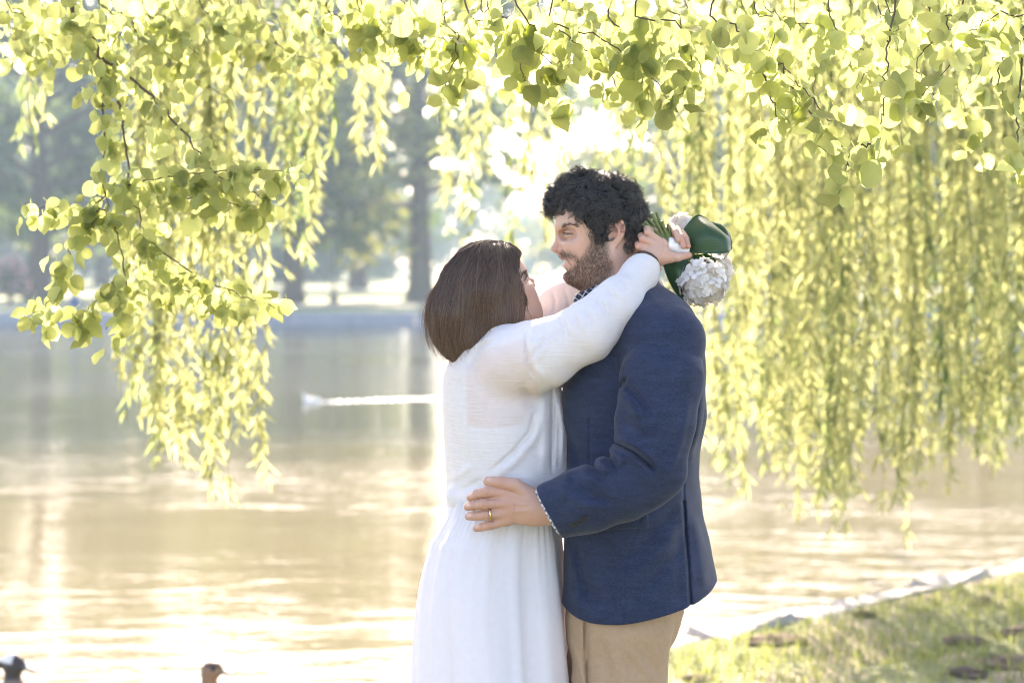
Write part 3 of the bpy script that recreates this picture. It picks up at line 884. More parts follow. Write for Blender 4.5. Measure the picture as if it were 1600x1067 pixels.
def clod_mesh(seed):
    r = np.random.default_rng(seed)
    bm = bmesh.new(); bmesh.ops.create_icosphere(bm, subdivisions=3, radius=1.0)
    K = r.normal(size=(7, 3)) * 2.2; ph = r.uniform(0, 6.3, 7); K2 = r.normal(size=(7, 3)) * 6
    for v in bm.verts:
        c = np.array(v.co); m = 1 + 0.22 * np.sin(K @ c + ph).sum() / 1.6 + 0.15 * np.sin(K2 @ c + ph).sum() / 1.6
        v.co = Vector(c * m); v.co.z *= 0.55
    for f in bm.faces: f.smooth = True
    me = bpy.data.meshes.new('soil_clod'); bm.to_mesh(me); bm.free(); me.materials.append(M['dirt'])
    return me
CL = [clod_mesh(70 + k) for k in range(4)]
for k, (u, v, s, lab) in enumerate([(1215, 992, 0.070, 'brown clod of dry soil alone in the sunlit grass near the man'), (1352, 948, 0.055, 'dark soil clod in the shaded grass close to the stone edging'),
                                    (1500, 1004, 0.055, 'low soil clod between the shaded grass and the bare patch'), (1530, 938, 0.055, 'dark soil clod up on the shaded grass mound'), (1590, 1040, 0.09, 'large bare soil clod beside the dirt patch on the bank'),
                                    (1505, 1060, 0.065, 'rough soil clod with grass in front of the bare patch'), (1090, 1056, 0.045, 'small soil clod with grass tufts close to the man'), (1585, 990, 0.06, 'flat soil clod above the bare dirt patch')]):
    Y = CAMZ * FPX / (v - CY); x = (u - CX) / FPX * Y
    o = link('soil_clod', CL[k % 4], loc=(x, Y, float(gz(x, Y)) + s * 0.1)); o.scale = (s * 1.5, s * 1.1, s * 0.62); o.rotation_euler = (0, 0, k * 1.3)
    tag(o, lab, 'soil clod', 'soil clods on the bank')

# ================================================================ SMALL THINGS ACROSS THE POND
M['iron'] = simple_mat('dark_iron', (0.02, 0.022, 0.024), (0.04, 0.04, 0.042), 30, 0.5, 0.1, 0.003)
M['globe'] = simple_mat('lamp_glass', (0.7, 0.7, 0.66), (0.8, 0.8, 0.76), 10, 0.3, 0.0, 0.001)
lp = at(522, 473, 76); lp[2] = 0.15
lamp = empty('lamp_post', lp, 'slim dark iron lamp post beside the path across the pond', 'lamp post')
def lathe(prof, n=14):
    a = np.arange(n) / n * 2 * math.pi
    V = np.array([[r * math.cos(q), r * math.sin(q), z] for z, r in prof for q in a])
    i = np.arange(len(prof) - 1)[:, None] * n; j = np.arange(n)[None]; k = (j + 1) % n
    return V, np.stack([i + j, i + k, i + n + k, i + n + j], -1).reshape(-1, 4)
def part(name, prof, mat, parent, off=(0, 0, 0), n=14):
    V, F = lathe(prof, n); return link(name, mesh_np(name, V, F, mat), parent=parent, loc=off)
part('base', [(0, 0.0), (0, 0.16), (0.25, 0.15), (0.35, 0.09), (0.6, 0.075), (0.62, 0)], M['iron'], lamp)
part('pole', [(0.6, 0.05), (3.1, 0.04), (3.15, 0.07), (3.25, 0.07), (3.27, 0)], M['iron'], lamp)
part('globe', [(3.27, 0.06), (3.35, 0.14), (3.5, 0.19), (3.65, 0.15), (3.72, 0.08)], M['globe'], lamp)
part('cap', [(3.72, 0.1), (3.78, 0.06), (3.85, 0.015), (3.9, 0)], M['iron'], lamp)
# pink flowering shrub
M['pink'] = leaf_mat('pink_petal', (0.72, 0.46, 0.44), (0.7, 0.4, 0.36), 0.2, 0.45, dark=(0.6, 0.3, 0.3))
def shrub(u, Y, w, h, label, seed):
    r = np.random.default_rng(seed)
    b = at(u, 400, Y); b[2] = float(np.interp(Y, ys, zs))
    t = empty('flowering_shrub', b, label, 'shrub')
    a = Acc()
    for k in range(7):
        q = k * 0.9; v, f = tube([(0, 0, -0.05), (math.cos(q) * w * 0.3, math.sin(q) * w * 0.3, h * 0.5), (math.cos(q) * w * 0.6, math.sin(q) * w * 0.6, h * 0.85)], [0.04, 0.03, 0.01], 5); a.add(v, f)
    link('stems', a.mesh('stems', M['bark']), parent=t, loc=(0, 0, 0))
    for nm, mat, n, sz in (('foliage', M['far_leaf'], 900, 0.16), ('blossom', M['pink'], 500, 0.13)):
        d = r.normal(size=(n, 3)); d /= np.linalg.norm(d, axis=1, keepdims=True); d[:, 2] = np.abs(d[:, 2])
        pos = d * r.uniform(0.55 if nm == 'foliage' else 0.9, 1.0 if nm == 'foliage' else 1.1, n)[:, None] * [w, w, h * 0.8] + [0, 0, h * 0.2]
        V, F, A = scatter(QUAD, [[0, 1, 2], [0, 2, 3]], pos, rand_rot(n, r), sz * r.uniform(0.6, 1.3, n), r.random(n))
        tag(link(nm, mesh_np(nm, V, F, mat, False, {'rnd': A}), parent=t, loc=(0, 0, 0)), kind='stuff')
shrub(16, 74.5, 0.75, 1.7, 'pink blossoming shrub by the path across the pond', 3)
# blue bag on the far lawn
M['bag'] = simple_mat('blue_cloth', (0.015, 0.04, 0.12), (0.02, 0.09, 0.26), 4, 0.8, 0.3, 0.01)
fb = Field((-0.35, -0.3, -0.05), (0.35, 0.3, 0.75), 0.025)
fb.ell((0, 0, 0.22), (0.2, 0.15, 0.24)); fb.ell((0.0, 0.02, 0.42), (0.12, 0.1, 0.14), 0.06); fb.ell((-0.05, -0.13, 0.17), (0.12, 0.07, 0.13), 0.02)
Vb, Fb = fb.mesh()
bl = at(117, 488, 67); bl[2] = 0.13
bag = empty('bag', bl, 'small dark blue bag left on the grass across the pond', 'bag')
link('body', mesh_np('body', Vb, Fb, M['bag']), parent=bag, loc=(0, 0, 0))
v, f = tube(spline([(-0.06, 0.02, 0.5), (-0.05, 0.02, 0.62), (0.05, 0.02, 0.62), (0.06, 0.02, 0.5)], 10), 0.02, 6)
ab = Acc(); ab.add(v, f); link('handle', ab.mesh('handle', M['bag']), parent=bag, loc=(0, 0, 0))

# ================================================================ DUCKS
def duck_mat(name):
    m, nt, out = material(name)
    c = nd(nt, 'ShaderNodeAttribute', attribute_name='tint').outputs['Color']
    co = objco(nt, (1, 1, 1))
    f = noise(nt, co, 90.0, 3.0)
    c = mixc(nt, 0.35, c, mixc(nt, f, (0.2, 0.2, 0.2), (1, 1, 1)), 'MULTIPLY')
    p = nd(nt, 'ShaderNodeBsdfPrincipled', {'Base Color': c, 'Roughness': 0.6, 'Normal': bump(nt, noise(nt, co, 160.0, 2.0), 0.3, 0.002)})
    nt.links.new(p.outputs[0], out.inputs[0]); return m
M['duck'] = duck_mat('plumage')
def duck(loc, yaw, scale, paint, label, neck=1.0, crest=False):
    """swimming duck facing local +x: hull, tail, wings, neck, head, bill"""
    F_ = Field((-0.32, -0.13, -0.10), (0.32, 0.13, 0.34), 0.006)
    F_.ell((0, 0, 0.02), (0.20, 0.095, 0.085))
    F_.cone((-0.12, 0, 0.05), (-0.25, 0, 0.10), 0.06, 0.015, 0.04, flat=((0, 0, 1), 0.6))
    F_.ell((0.12, 0, 0.03), (0.09, 0.08, 0.08), 0.04)
    for sgn in (-1, 1):
        F_.cone((0.08, sgn * 0.075, 0.06), (-0.17, sgn * 0.045, 0.085), 0.045, 0.016, 0.008, flat=((0, 1, 0), 0.5))
    hz = 0.08 + 0.11 * neck
    F_.chain([(0.15, 0, 0.06), (0.185, 0, 0.06 + 0.06 * neck), (0.18, 0, hz + 0.02)], [0.055, 0.036, 0.032], 0.04)
    F_.ell((0.195, 0, hz + 0.045), (0.045, 0.034, 0.036), 0.02)
    if crest:
        F_.cone((0.18, 0, hz + 0.06), (0.12, 0, hz + 0.045), 0.034, 0.02, 0.02, flat=((0, 1, 0), 0.5))
    F_.cone((0.225, 0, hz + 0.040), (0.29, 0, hz + 0.026), 0.017, 0.011, 0.012, flat=((0, 0, 1), 0.55))
    for sgn in (-1, 1):
        F_.ell((0.213, sgn * 0.030, hz + 0.055), (0.006, 0.004, 0.006), 0.002)
    V, F = F_.mesh()
    tint = np.array([paint(x, y, z, hz) for x, y, z in V])
    t = empty('duck', loc, label, 'duck'); t.rotation_euler = (0, 0, yaw); t.scale = (scale,) * 3
    link('body', mesh_np('body', V, F, M['duck'], True, {'tint': tint}), parent=t, loc=(0, 0, 0))
    return t
def hen(x, y, z, hz):
    if x > 0.235 and z > hz: return (0.10, 0.085, 0.06)
    if abs(x - 0.213) < 0.009 and abs(z - hz - 0.055) < 0.009: return (0.01, 0.01, 0.01)
    if z > hz + 0.055: return (0.10, 0.055, 0.03)
    if z > hz - 0.02: return (0.26, 0.155, 0.085)
    if z > 0.07 and x < 0.05: return (0.16, 0.14, 0.13)
    return (0.20, 0.15, 0.11)
def drake(x, y, z, hz):
    if x > 0.235 and z > hz: return (0.05, 0.06, 0.09)
    if z > hz - 0.01: return (0.75, 0.72, 0.68) if z > hz + 0.055 and x < 0.195 else (0.035, 0.025, 0.02)
    if z > 0.09 and x > 0.1: return (0.16, 0.12, 0.10)
    if z > 0.045: return (0.012, 0.013, 0.018)
    return (0.30, 0.26, 0.22)
def white(x, y, z, hz):
    return (0.25, 0.16, 0.04) if (x > 0.235 and z > hz) else (0.78, 0.77, 0.74)
def on_water(u, v): 
    Y = (CAMZ - WATER_Z) * FPX / (v - CY); return ((u - CX) / FPX * Y, Y, WATER_Z + 0.0)
x, Y, z = on_water(262, 1128); duck((x, Y, z), math.radians(-15), 1.0, hen, 'brown duck with a tan head swimming on the pond', 0.9)
x, Y, z = on_water(-40, 1112); duck((x, Y, z), math.radians(-18), 1.0, drake, 'black backed duck with a pale crest and dark bill swimming on the pond', 0.75, True)
x, Y, z = on_water(487, 628); duck((x, Y, z), math.radians(176), 0.5, white, 'white duck swimming across the pond ahead of its wake', 0.5)
# the wake: a low ridge of disturbed water behind the white duck, its sparkle painted white
M['wake_glint'] = simple_mat('painted_wake_glint', (0.6, 0.62, 0.62), (0.8, 0.8, 0.8), 3, 0.25, 0.6, 0.02)
wk = []
for k in range(60):
    q = k / 59; xx = x + 0.1 + q * 1.9; w = 0.005 + 0.006 * q + 0.002 * math.sin(k * 1.7)
    hgt_ = (0.012 * (1 - q) + 0.004) * (0.75 + 0.25 * math.sin(k * 2.1))
    yy = Y - 0.04 + q * 1.0
    wk += [(xx, yy - w * 3, WATER_Z - 0.01), (xx, yy, WATER_Z + hgt_), (xx, yy + w * 3, WATER_Z - 0.01)]
Fw = []
for k in range(59): Fw += [[3 * k, 3 * k + 3, 3 * k + 4, 3 * k + 1], [3 * k + 1, 3 * k + 4, 3 * k + 5, 3 * k + 2]]
tag(link('water_wake', mesh_np('water_wake', wk, Fw, M['wake_glint'])), kind='structure')

# ================================================================ SUNLIT AIR
HAZE = True
if HAZE:
    m, nt, out = material('haze')
    pv = nd(nt, 'ShaderNodeVolumePrincipled', {'Color': (0.58, 0.80, 1.0, 1), 'Density': 0.0008, 'Anisotropy': 0.35})
    nt.links.new(pv.outputs[0], out.inputs['Volume'])
    x0, x1, y0, y1, z0, z1 = -430, 430, -110, 710, -1.6, 27
    V = [(x0, y0, z0), (x1, y0, z0), (x1, y1, z0), (x0, y1, z0), (x0, y0, z1), (x1, y0, z1), (x1, y1, z1), (x0, y1, z1)]
    Fh = [[0, 3, 2, 1], [4, 5, 6, 7], [0, 1, 5, 4], [1, 2, 6, 5], [2, 3, 7, 6], [3, 0, 4, 7]]
    tag(link('haze', mesh_np('haze', V, Fh, m, False)), 'pale sunlit haze hanging over the pond and park', 'haze', kind='stuff')
# ================================================================ THE COUPLE
def tint_mat(name, rough=0.5, sss=0.0, spec=0.4, grain=(300.0, 0.15, 0.001), mottle=0.25):
    m, nt, out = material(name)
    c = nd(nt, 'ShaderNodeAttribute', attribute_name='tint').outputs['Color']
    co = objco(nt)
    f = noise(nt, co, 70.0, 4.0)
    c = mixc(nt, mottle, c, mixc(nt, f, (0.62, 0.55, 0.52), (1.0, 1.0, 1.0)), 'MULTIPLY')
    p = nd(nt, 'ShaderNodeBsdfPrincipled', {'Base Color': c, 'Roughness': rough, 'Specular IOR Level': spec, 'Normal': bump(nt, noise(nt, co, grain[0], 3.0), grain[1], grain[2])})
    if sss:
        p.inputs['Subsurface Weight'].default_value = sss
        p.inputs['Subsurface Radius'].default_value = (1.0, 0.35, 0.2)
        p.inputs['Subsurface Scale'].default_value = 0.006
    nt.links.new(p.outputs[0], out.inputs[0]); return m
M['skin'] = tint_mat('skin', 0.50, 0.16, 0.4, (420.0, 0.35, 0.0012), 0.4)

def hair_mat(name, c1, c2, rough=0.35, trans=0.2, spec=0.6):
    m, nt, out = material(name)
    a = nd(nt, 'ShaderNodeAttribute', attribute_name='rnd').outputs['Fac']
    c = mixc(nt, a, c1, c2)
    p = nd(nt, 'ShaderNodeBsdfPrincipled', {'Base Color': c, 'Roughness': rough, 'Specular IOR Level': spec})
    t = nd(nt, 'ShaderNodeBsdfTranslucent', {'Color': mixc(nt, 0.7, c, (0.5, 0.24, 0.10))})
    mx = nd(nt, 'ShaderNodeMixShader', {0: trans, 1: p.outputs[0], 2: t.outputs[0]})
    nt.links.new(mx.outputs[0], out.inputs[0]); return m
M['hair_dark'] = hair_mat('curly_dark_hair', (0.007, 0.006, 0.006), (0.055, 0.047, 0.043), 0.34, 0.10, 0.9)
M['hair_cap'] = simple_mat('hair_mass', (0.004, 0.0035, 0.0035), (0.012, 0.011, 0.010), 260, 0.95, 0.9, 0.003, spec=0.05)
M['beard'] = hair_mat('beard_hair', (0.035, 0.023, 0.017), (0.12, 0.078, 0.056), 0.5, 0.15, 0.4)
M['hair_brown'] = hair_mat('brown_hair', (0.028, 0.017, 0.012), (0.38, 0.225, 0.145), 0.32, 0.26, 0.6)

def cloth_mat(name, c1, c2, weave=900.0, rough=0.85, sheen=0.3, trans=0.0, tcol=(0.8, 0.8, 0.8), stretch=(1, 1, 1), bs=0.25, bd=0.0006, slub=None, use_tint=False):
    m, nt, out = material(name)
    co = objco(nt, stretch)
    f1 = noise(nt, co, weave, 2.0, 0.6); f2 = noise(nt, co, weave * 0.12, 4.0, 0.6)
    f = nd(nt, 'ShaderNodeMath', {0: nd(nt, 'ShaderNodeMath', {0: f1, 1: 0.6}, operation='MULTIPLY').outputs[0], 1: nd(nt, 'ShaderNodeMath', {0: f2, 1: 0.4}, operation='MULTIPLY').outputs[0]}, operation='ADD').outputs[0]
    c = ramp(nt, f, [(0.32, c1), (0.68, c2)])
    if use_tint:
        c = mixc(nt, 1.0, c, nd(nt, 'ShaderNodeAttribute', attribute_name='tint').outputs['Color'], 'MULTIPLY')
    h = f1
    if slub:
        cs = objco(nt, slub); fs = noise(nt, cs, 60.0, 3.0, 0.6)
        h = nd(nt, 'ShaderNodeMath', {0: fs, 1: nd(nt, 'ShaderNodeMath', {0: f1, 1: 0.15}, operation='MULTIPLY').outputs[0]}, operation='ADD').outputs[0]
    p = nd(nt, 'ShaderNodeBsdfPrincipled', {'Base Color': c, 'Roughness': rough, 'Specular IOR Level': 0.25, 'Sheen Weight': sheen, 'Sheen Roughness': 0.4, 'Normal': bump(nt, h, bs, bd)})
    res = p.outputs[0]
    if trans:
        t = nd(nt, 'ShaderNodeBsdfTranslucent', {'Color': rgba(tcol)})
        res = nd(nt, 'ShaderNodeMixShader', {0: trans, 1: res, 2: t.outputs[0]}).outputs[0]
    nt.links.new(res, out.inputs[0]); return m
M['jacket'] = cloth_mat('navy_wool', (0.005, 0.010, 0.027), (0.026, 0.040, 0.086), 420.0, 0.8, 0.12, bs=0.5, bd=0.0012, stretch=(0.45, 0.45, 1.6))
M['chino'] = cloth_mat('khaki_twill', (0.33, 0.215, 0.125), (0.44, 0.30, 0.18), 800.0, 0.85, 0.1)
M['knit'] = cloth_mat('white_slub_knit', (0.74, 0.715, 0.695), (0.85, 0.83, 0.81), 500.0, 0.9, 0.15, 0.22, (0.85, 0.78, 0.74), slub=(0.35, 0.35, 3.2), bs=0.55, bd=0.004, use_tint=True)
M['skirt'] = cloth_mat('white_cotton', (0.74, 0.74, 0.76), (0.84, 0.84, 0.86), 600.0, 0.9, 0.1, 0.28, (0.84, 0.83, 0.86), bs=0.2, bd=0.001)
M['black'] = simple_mat('horn_button', (0.006, 0.006, 0.007), (0.014, 0.014, 0.015), 60, 0.5, 0.1, 0.001)
M['gold'] = simple_mat('gold', (0.75, 0.48, 0.20), (0.85, 0.58, 0.28), 60, 0.22, 0.05, 0.0005, metallic=1.0)
M['leather'] = simple_mat('brown_leather', (0.05, 0.025, 0.014), (0.10, 0.05, 0.03), 40, 0.5, 0.2, 0.002)

def gingham(name, dark, line, sc, wid):
    m, nt, out = material(name)
    co = nt.nodes.new('ShaderNodeTexCoord').outputs['Object']
    mp = nd(nt, 'ShaderNodeMapping', {'Vector': co, 'Rotation': (0.0, math.radians(-32), 0.0), 'Scale': (sc, sc, sc)})
    sp = nd(nt, 'ShaderNodeSeparateXYZ', {0: mp.outputs[0]})
    fs = []
    for ax in (0, 2):
        fr = nd(nt, 'ShaderNodeMath', {0: sp.outputs[ax]}, operation='FRACT').outputs[0]
        fs.append(nd(nt, 'ShaderNodeMath', {0: fr, 1: wid}, operation='LESS_THAN').outputs[0])
    s2 = nd(nt, 'ShaderNodeMath', {0: nd(nt, 'ShaderNodeMath', {0: fs[0], 1: fs[1]}, operation='ADD').outputs[0], 1: 0.5}, operation='MULTIPLY').outputs[0]
    c = ramp(nt, s2, [(0.0, dark), (0.5, tuple(0.55 * l + 0.45 * d for l, d in zip(line, dark))), (1.0, line)])
    p = nd(nt, 'ShaderNodeBsdfPrincipled', {'Base Color': c, 'Roughness': 0.85, 'Normal': bump(nt, noise(nt, co, 600.0, 2.0), 0.2, 0.0006)})
    nt.links.new(p.outputs[0], out.inputs[0]); return m
M['shirt'] = gingham('checked_shirt', (0.014, 0.016, 0.030), (0.55, 0.57, 0.62), 1 / 0.0115, 0.17)
M['cuff'] = gingham('checked_cuff', (0.05, 0.07, 0.14), (0.75, 0.77, 0.82), 1 / 0.0075, 0.5)

# ---------------------------------------------------------------- heads
class HeadFrame:
    """local photo-pixel frame of the man's profile: u toward the back, v down, c sideways"""
    def __init__(s, O, ex, ey, ec, k):
        s.O = np.asarray(O, float); s.k = k * PX
        s.B = np.stack([np.asarray(q, float) / np.linalg.norm(q) for q in (ex, ey, ec)])   # rows
    def p(s, u, v, c=0.0): return s.O + s.k * ((u - 933) * s.B[0] + (v - 345) * s.B[1] + c * s.B[2])
    def r(s, x): return x * s.k
    def local(s, P):
        q = (np.asarray(P) - s.O) @ s.B.T / s.k
        return q[:, 0] + 933, q[:, 1] + 345, q[:, 2]

def build_head(F, H, man=True):
    e = lambda u, v, c, ru, rv, rc, k=0, op='add': F.ell(H.p(u, v, c), np.array([ru, rv, rc]) * H.k, k * H.k, op, rot=H.B)
    c = lambda a, b, ra, rb, k=0, op='add', flat=None: F.cone(H.p(*a), H.p(*b), ra * H.k, rb * H.k, k * H.k, op, flat)
    side = H.B[2]
    e(936, 340, 0, 63, 61, 55)                              # skull
    e(960, 350, 0, 42, 45, 50, 14)                          # back of the skull
    e(908, 350, 0, 41, 40, 49, 24)                          # forehead
    e(914, 382, 0, 38, 42, 44, 18)                          # upper face
    for s in (-1, 1):
        c((948, 398, 40 * s), (905, 432, 16 * s), 14, 13, 20)          # jaw bone
        e(904, 384, 31 * s, 19, 13, 14, 12)                 # cheek bone
        e(901, 400, 27 * s, 15, 15, 11, 12)                 # smiling cheek
    e(903, 412, 0, 22 if man else 20, 22, 28, 12)           # teeth arch
    if man:
        e(896, 431, 0, 16, 13.5, 19, 12)                    # chin
        c((915, 436, 0), (940, 430, 0), 15, 20, 16)
    else:
        e(899, 424, 0, 14, 11, 15, 12)
        c((915, 427, 0), (938, 420, 0), 13, 18, 16)
    c((958, 390, 0), (972, 470, 0), 43 if man else 34, 47 if man else 36, 26)   # neck
    c((972, 470, 0), (985, 540, 0), 47, 60, 30)
    # brow, sockets, eyes
    bx = 0 if man else 3
    for s in (-1, 1):
        c((877 + bx, 356, 5 * s), (891 + bx, 354, 38 * s), 7 if man else 4.5, 6, 9)
        e(880, 368, 23 * s, 9.5, 8.5, 13, 8, 'cut')
        e(886, 367, 42 * s, 12.5, 8.5, 13, 9, 'cut')
        e(893, 366.3, 25 * s, 10.8, 9.6, 15, 3)              # eyeball under its lids
        arc = lambda v, d, bs: [H.p(893 - (10.8 + d) * math.cos(q), v, (25 + (15 + d) * math.sin(q)) * s) for q in np.radians(bs)]
        F.chain(arc(363.2, 0.2, (-25, 0, 25, 50, 72)), [1.5 * H.k] * 5, 1.5 * H.k)          # upper lid
        F.chain(arc(369.6, 0.0, (-25, 0, 25, 50, 72)), [1.3 * H.k] * 5, 2.0 * H.k)          # lower lid
        F.chain(arc(366.6, 0.3, (-20, 0, 25, 50, 74)), [1.3 * H.k] * 5, 1.0 * H.k, 'cut')   # the narrow opening
        F.chain(arc(358.6, 0.0, (0, 25, 50, 72)), [1.2 * H.k] * 4, 2.5 * H.k, 'cut')        # crease above the lid
    # nose
    nz = 0 if man else 1
    c((882, 360, 0), (874.5 + nz * 3, 374, 0), 6.0, 6.0, 8)
    c((874.5 + nz * 3, 374, 0), (868.0 + nz * 2, 387.5, 0), 6.0, 6.6 - nz, 3)
    e(867.6 + nz * 3, 388.6, 0, 6.6 - nz, 6.0, 8.0 - nz, 3)
    for s in (-1, 1):
        e(877.5, 391.0, 11.0 * s, 7.0, 5.8, 5.6, 2.2)
        F.ell(H.p(874, 396.5, 5.5 * s), np.array([4.2, 2.8, 2.7]) * H.k, 1.5 * H.k, 'cut', rot=H.B)
    c((874, 394, 0), (877, 400, 0), 4.0, 4.0, 4)            # columella
    # mouth
    arch = lambda t, u0, u1: (u0 + (u1 - u0) * t * t)
    T = np.linspace(0, 1, 6)
    if man:
        for s in (-1, 1):
            F.chain([H.p(arch(t, 881.5, 896.5), 402.2 + 5.0 * t, 21 * t * s) for t in T], H.k * np.array([4.6, 4.4, 4.0, 3.4, 2.6, 1.6]), 3.5 * H.k)
            F.chain([H.p(arch(t, 885.5, 897), 415.6 - 6.0 * t * t, 20 * t * s) for t in T], H.k * np.array([4.9, 4.7, 4.2, 3.4, 2.6, 1.4]), 3.5 * H.k)
            F.chain([H.p(arch(t, 875, 897), 408.6 + 0.8 * t, 20.5 * t * s) for t in T], H.k * np.array([3.4, 3.3, 3.1, 2.7, 2.0, 1.0]), 1.2 * H.k, 'cut')
            F.chain([H.p(arch(t, 882, 897), 408.4 + 0.8 * t, 19.5 * t * s) for t in T], H.k * np.array([3.4, 3.3, 3.1, 2.7, 2.0, 1.0]), 1.2 * H.k, 'cut')
            F.chain([H.p(881, 394, 15 * s), H.p(887.5, 403, 24 * s), H.p(892, 413, 27 * s)], H.k * np.array([1.4, 2.6, 1.2]), 6 * H.k, 'cut')   # smile line
        e(886, 424.5, 0, 9, 3.5, 14, 7, 'cut')              # hollow under the lip
    else:
        for s in (-1, 1):
            F.chain([H.p(arch(t, 881, 894.5), 403.5 + 3.0 * t, 19 * t * s) for t in T], H.k * np.array([4.2, 4.0, 3.6, 3.0, 2.2, 1.2]), 3.5 * H.k)
            F.chain([H.p(arch(t, 882.5, 895), 411.5 - 4.0 * t, 18 * t * s) for t in T], H.k * np.array([4.4, 4.2, 3.8, 3.0, 2.2, 1.2]), 3.5 * H.k)
            F.chain([H.p(arch(t, 877, 894), 407.3 - 0.6 * t, 18 * t * s) for t in T], H.k * np.array([1.0, 1.0, 0.9, 0.8, 0.6, 0.4]), 1.2 * H.k, 'cut')
    # ears
    for s in (-1, 1):
        rr = lambda q: np.array(q) * H.k
        out = 1.0
        Re = np.stack([H.B[0] * math.cos(0.38) + s * H.B[2] * math.sin(0.38), H.B[1], -s * H.B[0] * math.sin(0.38) + H.B[2] * math.cos(0.38)])
        F.ell(H.p(959.5, 362.5, 53 * s), rr((12.0, 20, 4.4)), 3 * H.k, rot=Re)
        F.ell(H.p(954, 383, 50.5 * s), rr((6.5, 8, 4.0)), 5 * H.k, rot=Re)
        F.ell(H.p(957.5, 364, 59 * s), rr((6.8, 13.5, 4.6)), 2 * H.k, 'cut', rot=Re)
        F.ell(H.p(953.5, 370.0, 56.5 * s), rr((5.0, 6.5, 5.6)), 2 * H.k, 'cut', rot=Re)
        hel = [(950.5, 357, 53.0), (952.5, 347.5, 54.5), (960, 343, 57), (968, 347, 60), (971.0, 357, 61), (969, 369, 60), (963.5, 378, 56.5), (957, 386, 53)]
        hp = spline([H.p(u, v, w * s) for u, v, w in hel], 18)
        F.chain(list(hp), [2.6 * H.k] * 18, 1.6 * H.k)
        ah = spline([H.p(u, v, w * s) for u, v, w in [(959, 352, 57), (964, 360, 59), (963, 370, 58), (957, 377, 55)]], 10)
        F.chain(list(ah), [1.7 * H.k] * 10, 2.2 * H.k)
        F.cone(H.p(948.5, 365, 51 * s), H.p(949.5, 372, 51 * s), 2.6 * H.k, 2.2 * H.k, 3 * H.k)     # tragus

SKIN_M = np.array([0.60, 0.375, 0.275]); SKIN_W = np.array([0.66, 0.43, 0.325])
def soft(sd, w): return np.clip(0.5 - sd / (2 * w), 0, 1)
BEARD = np.array([(923, 366), (945, 372), (948, 396), (956, 420), (946, 446), (920, 454), (896, 449), (884, 440), (880, 426), (886, 421), (894, 419), (899, 411), (897, 404), (886, 401.0), (876, 401), (876, 396), (884, 394.5), (896, 398), (905, 404), (913, 396), (921, 382)], float)
def head_tint(H, V, man):
    u, v, c = H.local(V)
    base = np.tile(SKIN_M if man else SKIN_W, (len(V), 1))
    def mixin(w, col): 
        nonlocal base
        base = base * (1 - w[:, None]) + np.asarray(col) * w[:, None]
    g = lambda cu, cv, r: np.exp(-(((u - cu) ** 2 + (v - cv) ** 2) / (r * r)))
    mixin(0.35 * g(867, 389, 9), (0.62, 0.26, 0.20)); mixin(0.30 * g(903, 388, 15) * (np.abs(c) > 15), (0.62, 0.28, 0.22))
    mixin(0.45 * g(966, 358, 17) * (np.abs(c) > 46), (0.66, 0.25, 0.19))
    mixin(0.10 * g(892, 365, 9) * (np.abs(c) > 10), (0.42, 0.22, 0.17))
    mixin(0.8 * np.exp(-((v - 366.4) / 1.5) ** 2) * (u < 894.5) * (u > 879) * (np.abs(c) > 14) * (np.abs(c) < 43), (0.04, 0.02, 0.015))
    if man:
        sd = poly_sd(u, v, BEARD)
        mixin(0.58 * soft(sd, 7.0), (0.16, 0.105, 0.082))
        neck = soft(poly_sd(u, v, np.array([(905, 450), (950, 440), (975, 455), (960, 485), (915, 480)], float)), 10)
        mixin(0.28 * neck, (0.2, 0.12, 0.09))
        lip = np.maximum(np.exp(-((v - 405.6 - 0.2 * (u - 880)) / 2.2) ** 2), np.exp(-((v - 414.0 + 0.15 * (u - 880)) / 3.0) ** 2)) * (u < 894) * (np.abs(c) < 20)
        mixin(0.75 * lip, (0.52, 0.20, 0.17))
        mixin(1.0 * (np.abs(v - 409.5) < 2.6) * (u > 885) * (u < 893) * (np.abs(c) < 14) * 1.0, (0.10, 0.03, 0.03))  # darkness inside the open mouth, painted into the tint
    else:
        lip = np.exp(-((v - 407.5) / 5.0) ** 2) * (u < 894) * (np.abs(c) < 20)
        mixin(0.7 * lip, (0.52, 0.18, 0.16))
    return base

def strips(P, R, rnd, sides=3):
    """many tapered strands at once: P (n, m, 3), radius (m,) or (n, m)"""
    n, m, _ = P.shape
    T = np.gradient(P, axis=1); T /= np.linalg.norm(T, axis=2, keepdims=True) + 1e-12
    N = np.cross(T, np.array([0.37, 0.81, 0.45])); N /= np.linalg.norm(N, axis=2, keepdims=True) + 1e-12
    B = np.cross(T, N)
    R = np.broadcast_to(R, (n, m))
    a = np.arange(sides) / sides * 2 * math.pi
    V = P[:, :, None] + R[:, :, None, None] * (np.cos(a)[None, None, :, None] * N[:, :, None] + np.sin(a)[None, None, :, None] * B[:, :, None])
    base = (np.arange(n)[:, None, None] * m + np.arange(m - 1)[None, :, None]) * sides
    j = np.arange(sides)[None, None]; k = (j + 1) % sides
    F = np.stack([base + j, base + k, base + sides + k, base + sides + j], -1).reshape(-1, 4)
    return V.reshape(-1, 3), F, np.repeat(rnd, m * sides)

def surface_points(V, F, mask, n, r):
    """random points on the masked faces of a quad mesh"""
    ok = mask[F].all(1); Fq = F[ok]
    a, b, c_, d = (V[Fq[:, i]] for i in range(4))
    area = np.linalg.norm(np.cross(b - a, d - a), axis=1)
    k = r.choice(len(Fq), n, p=area / area.sum())
    s, t = r.random((n, 1)), r.random((n, 1))
    return (a[k] * (1 - s) + b[k] * s) * (1 - t) + (d[k] * (1 - s) + c_[k] * s) * t

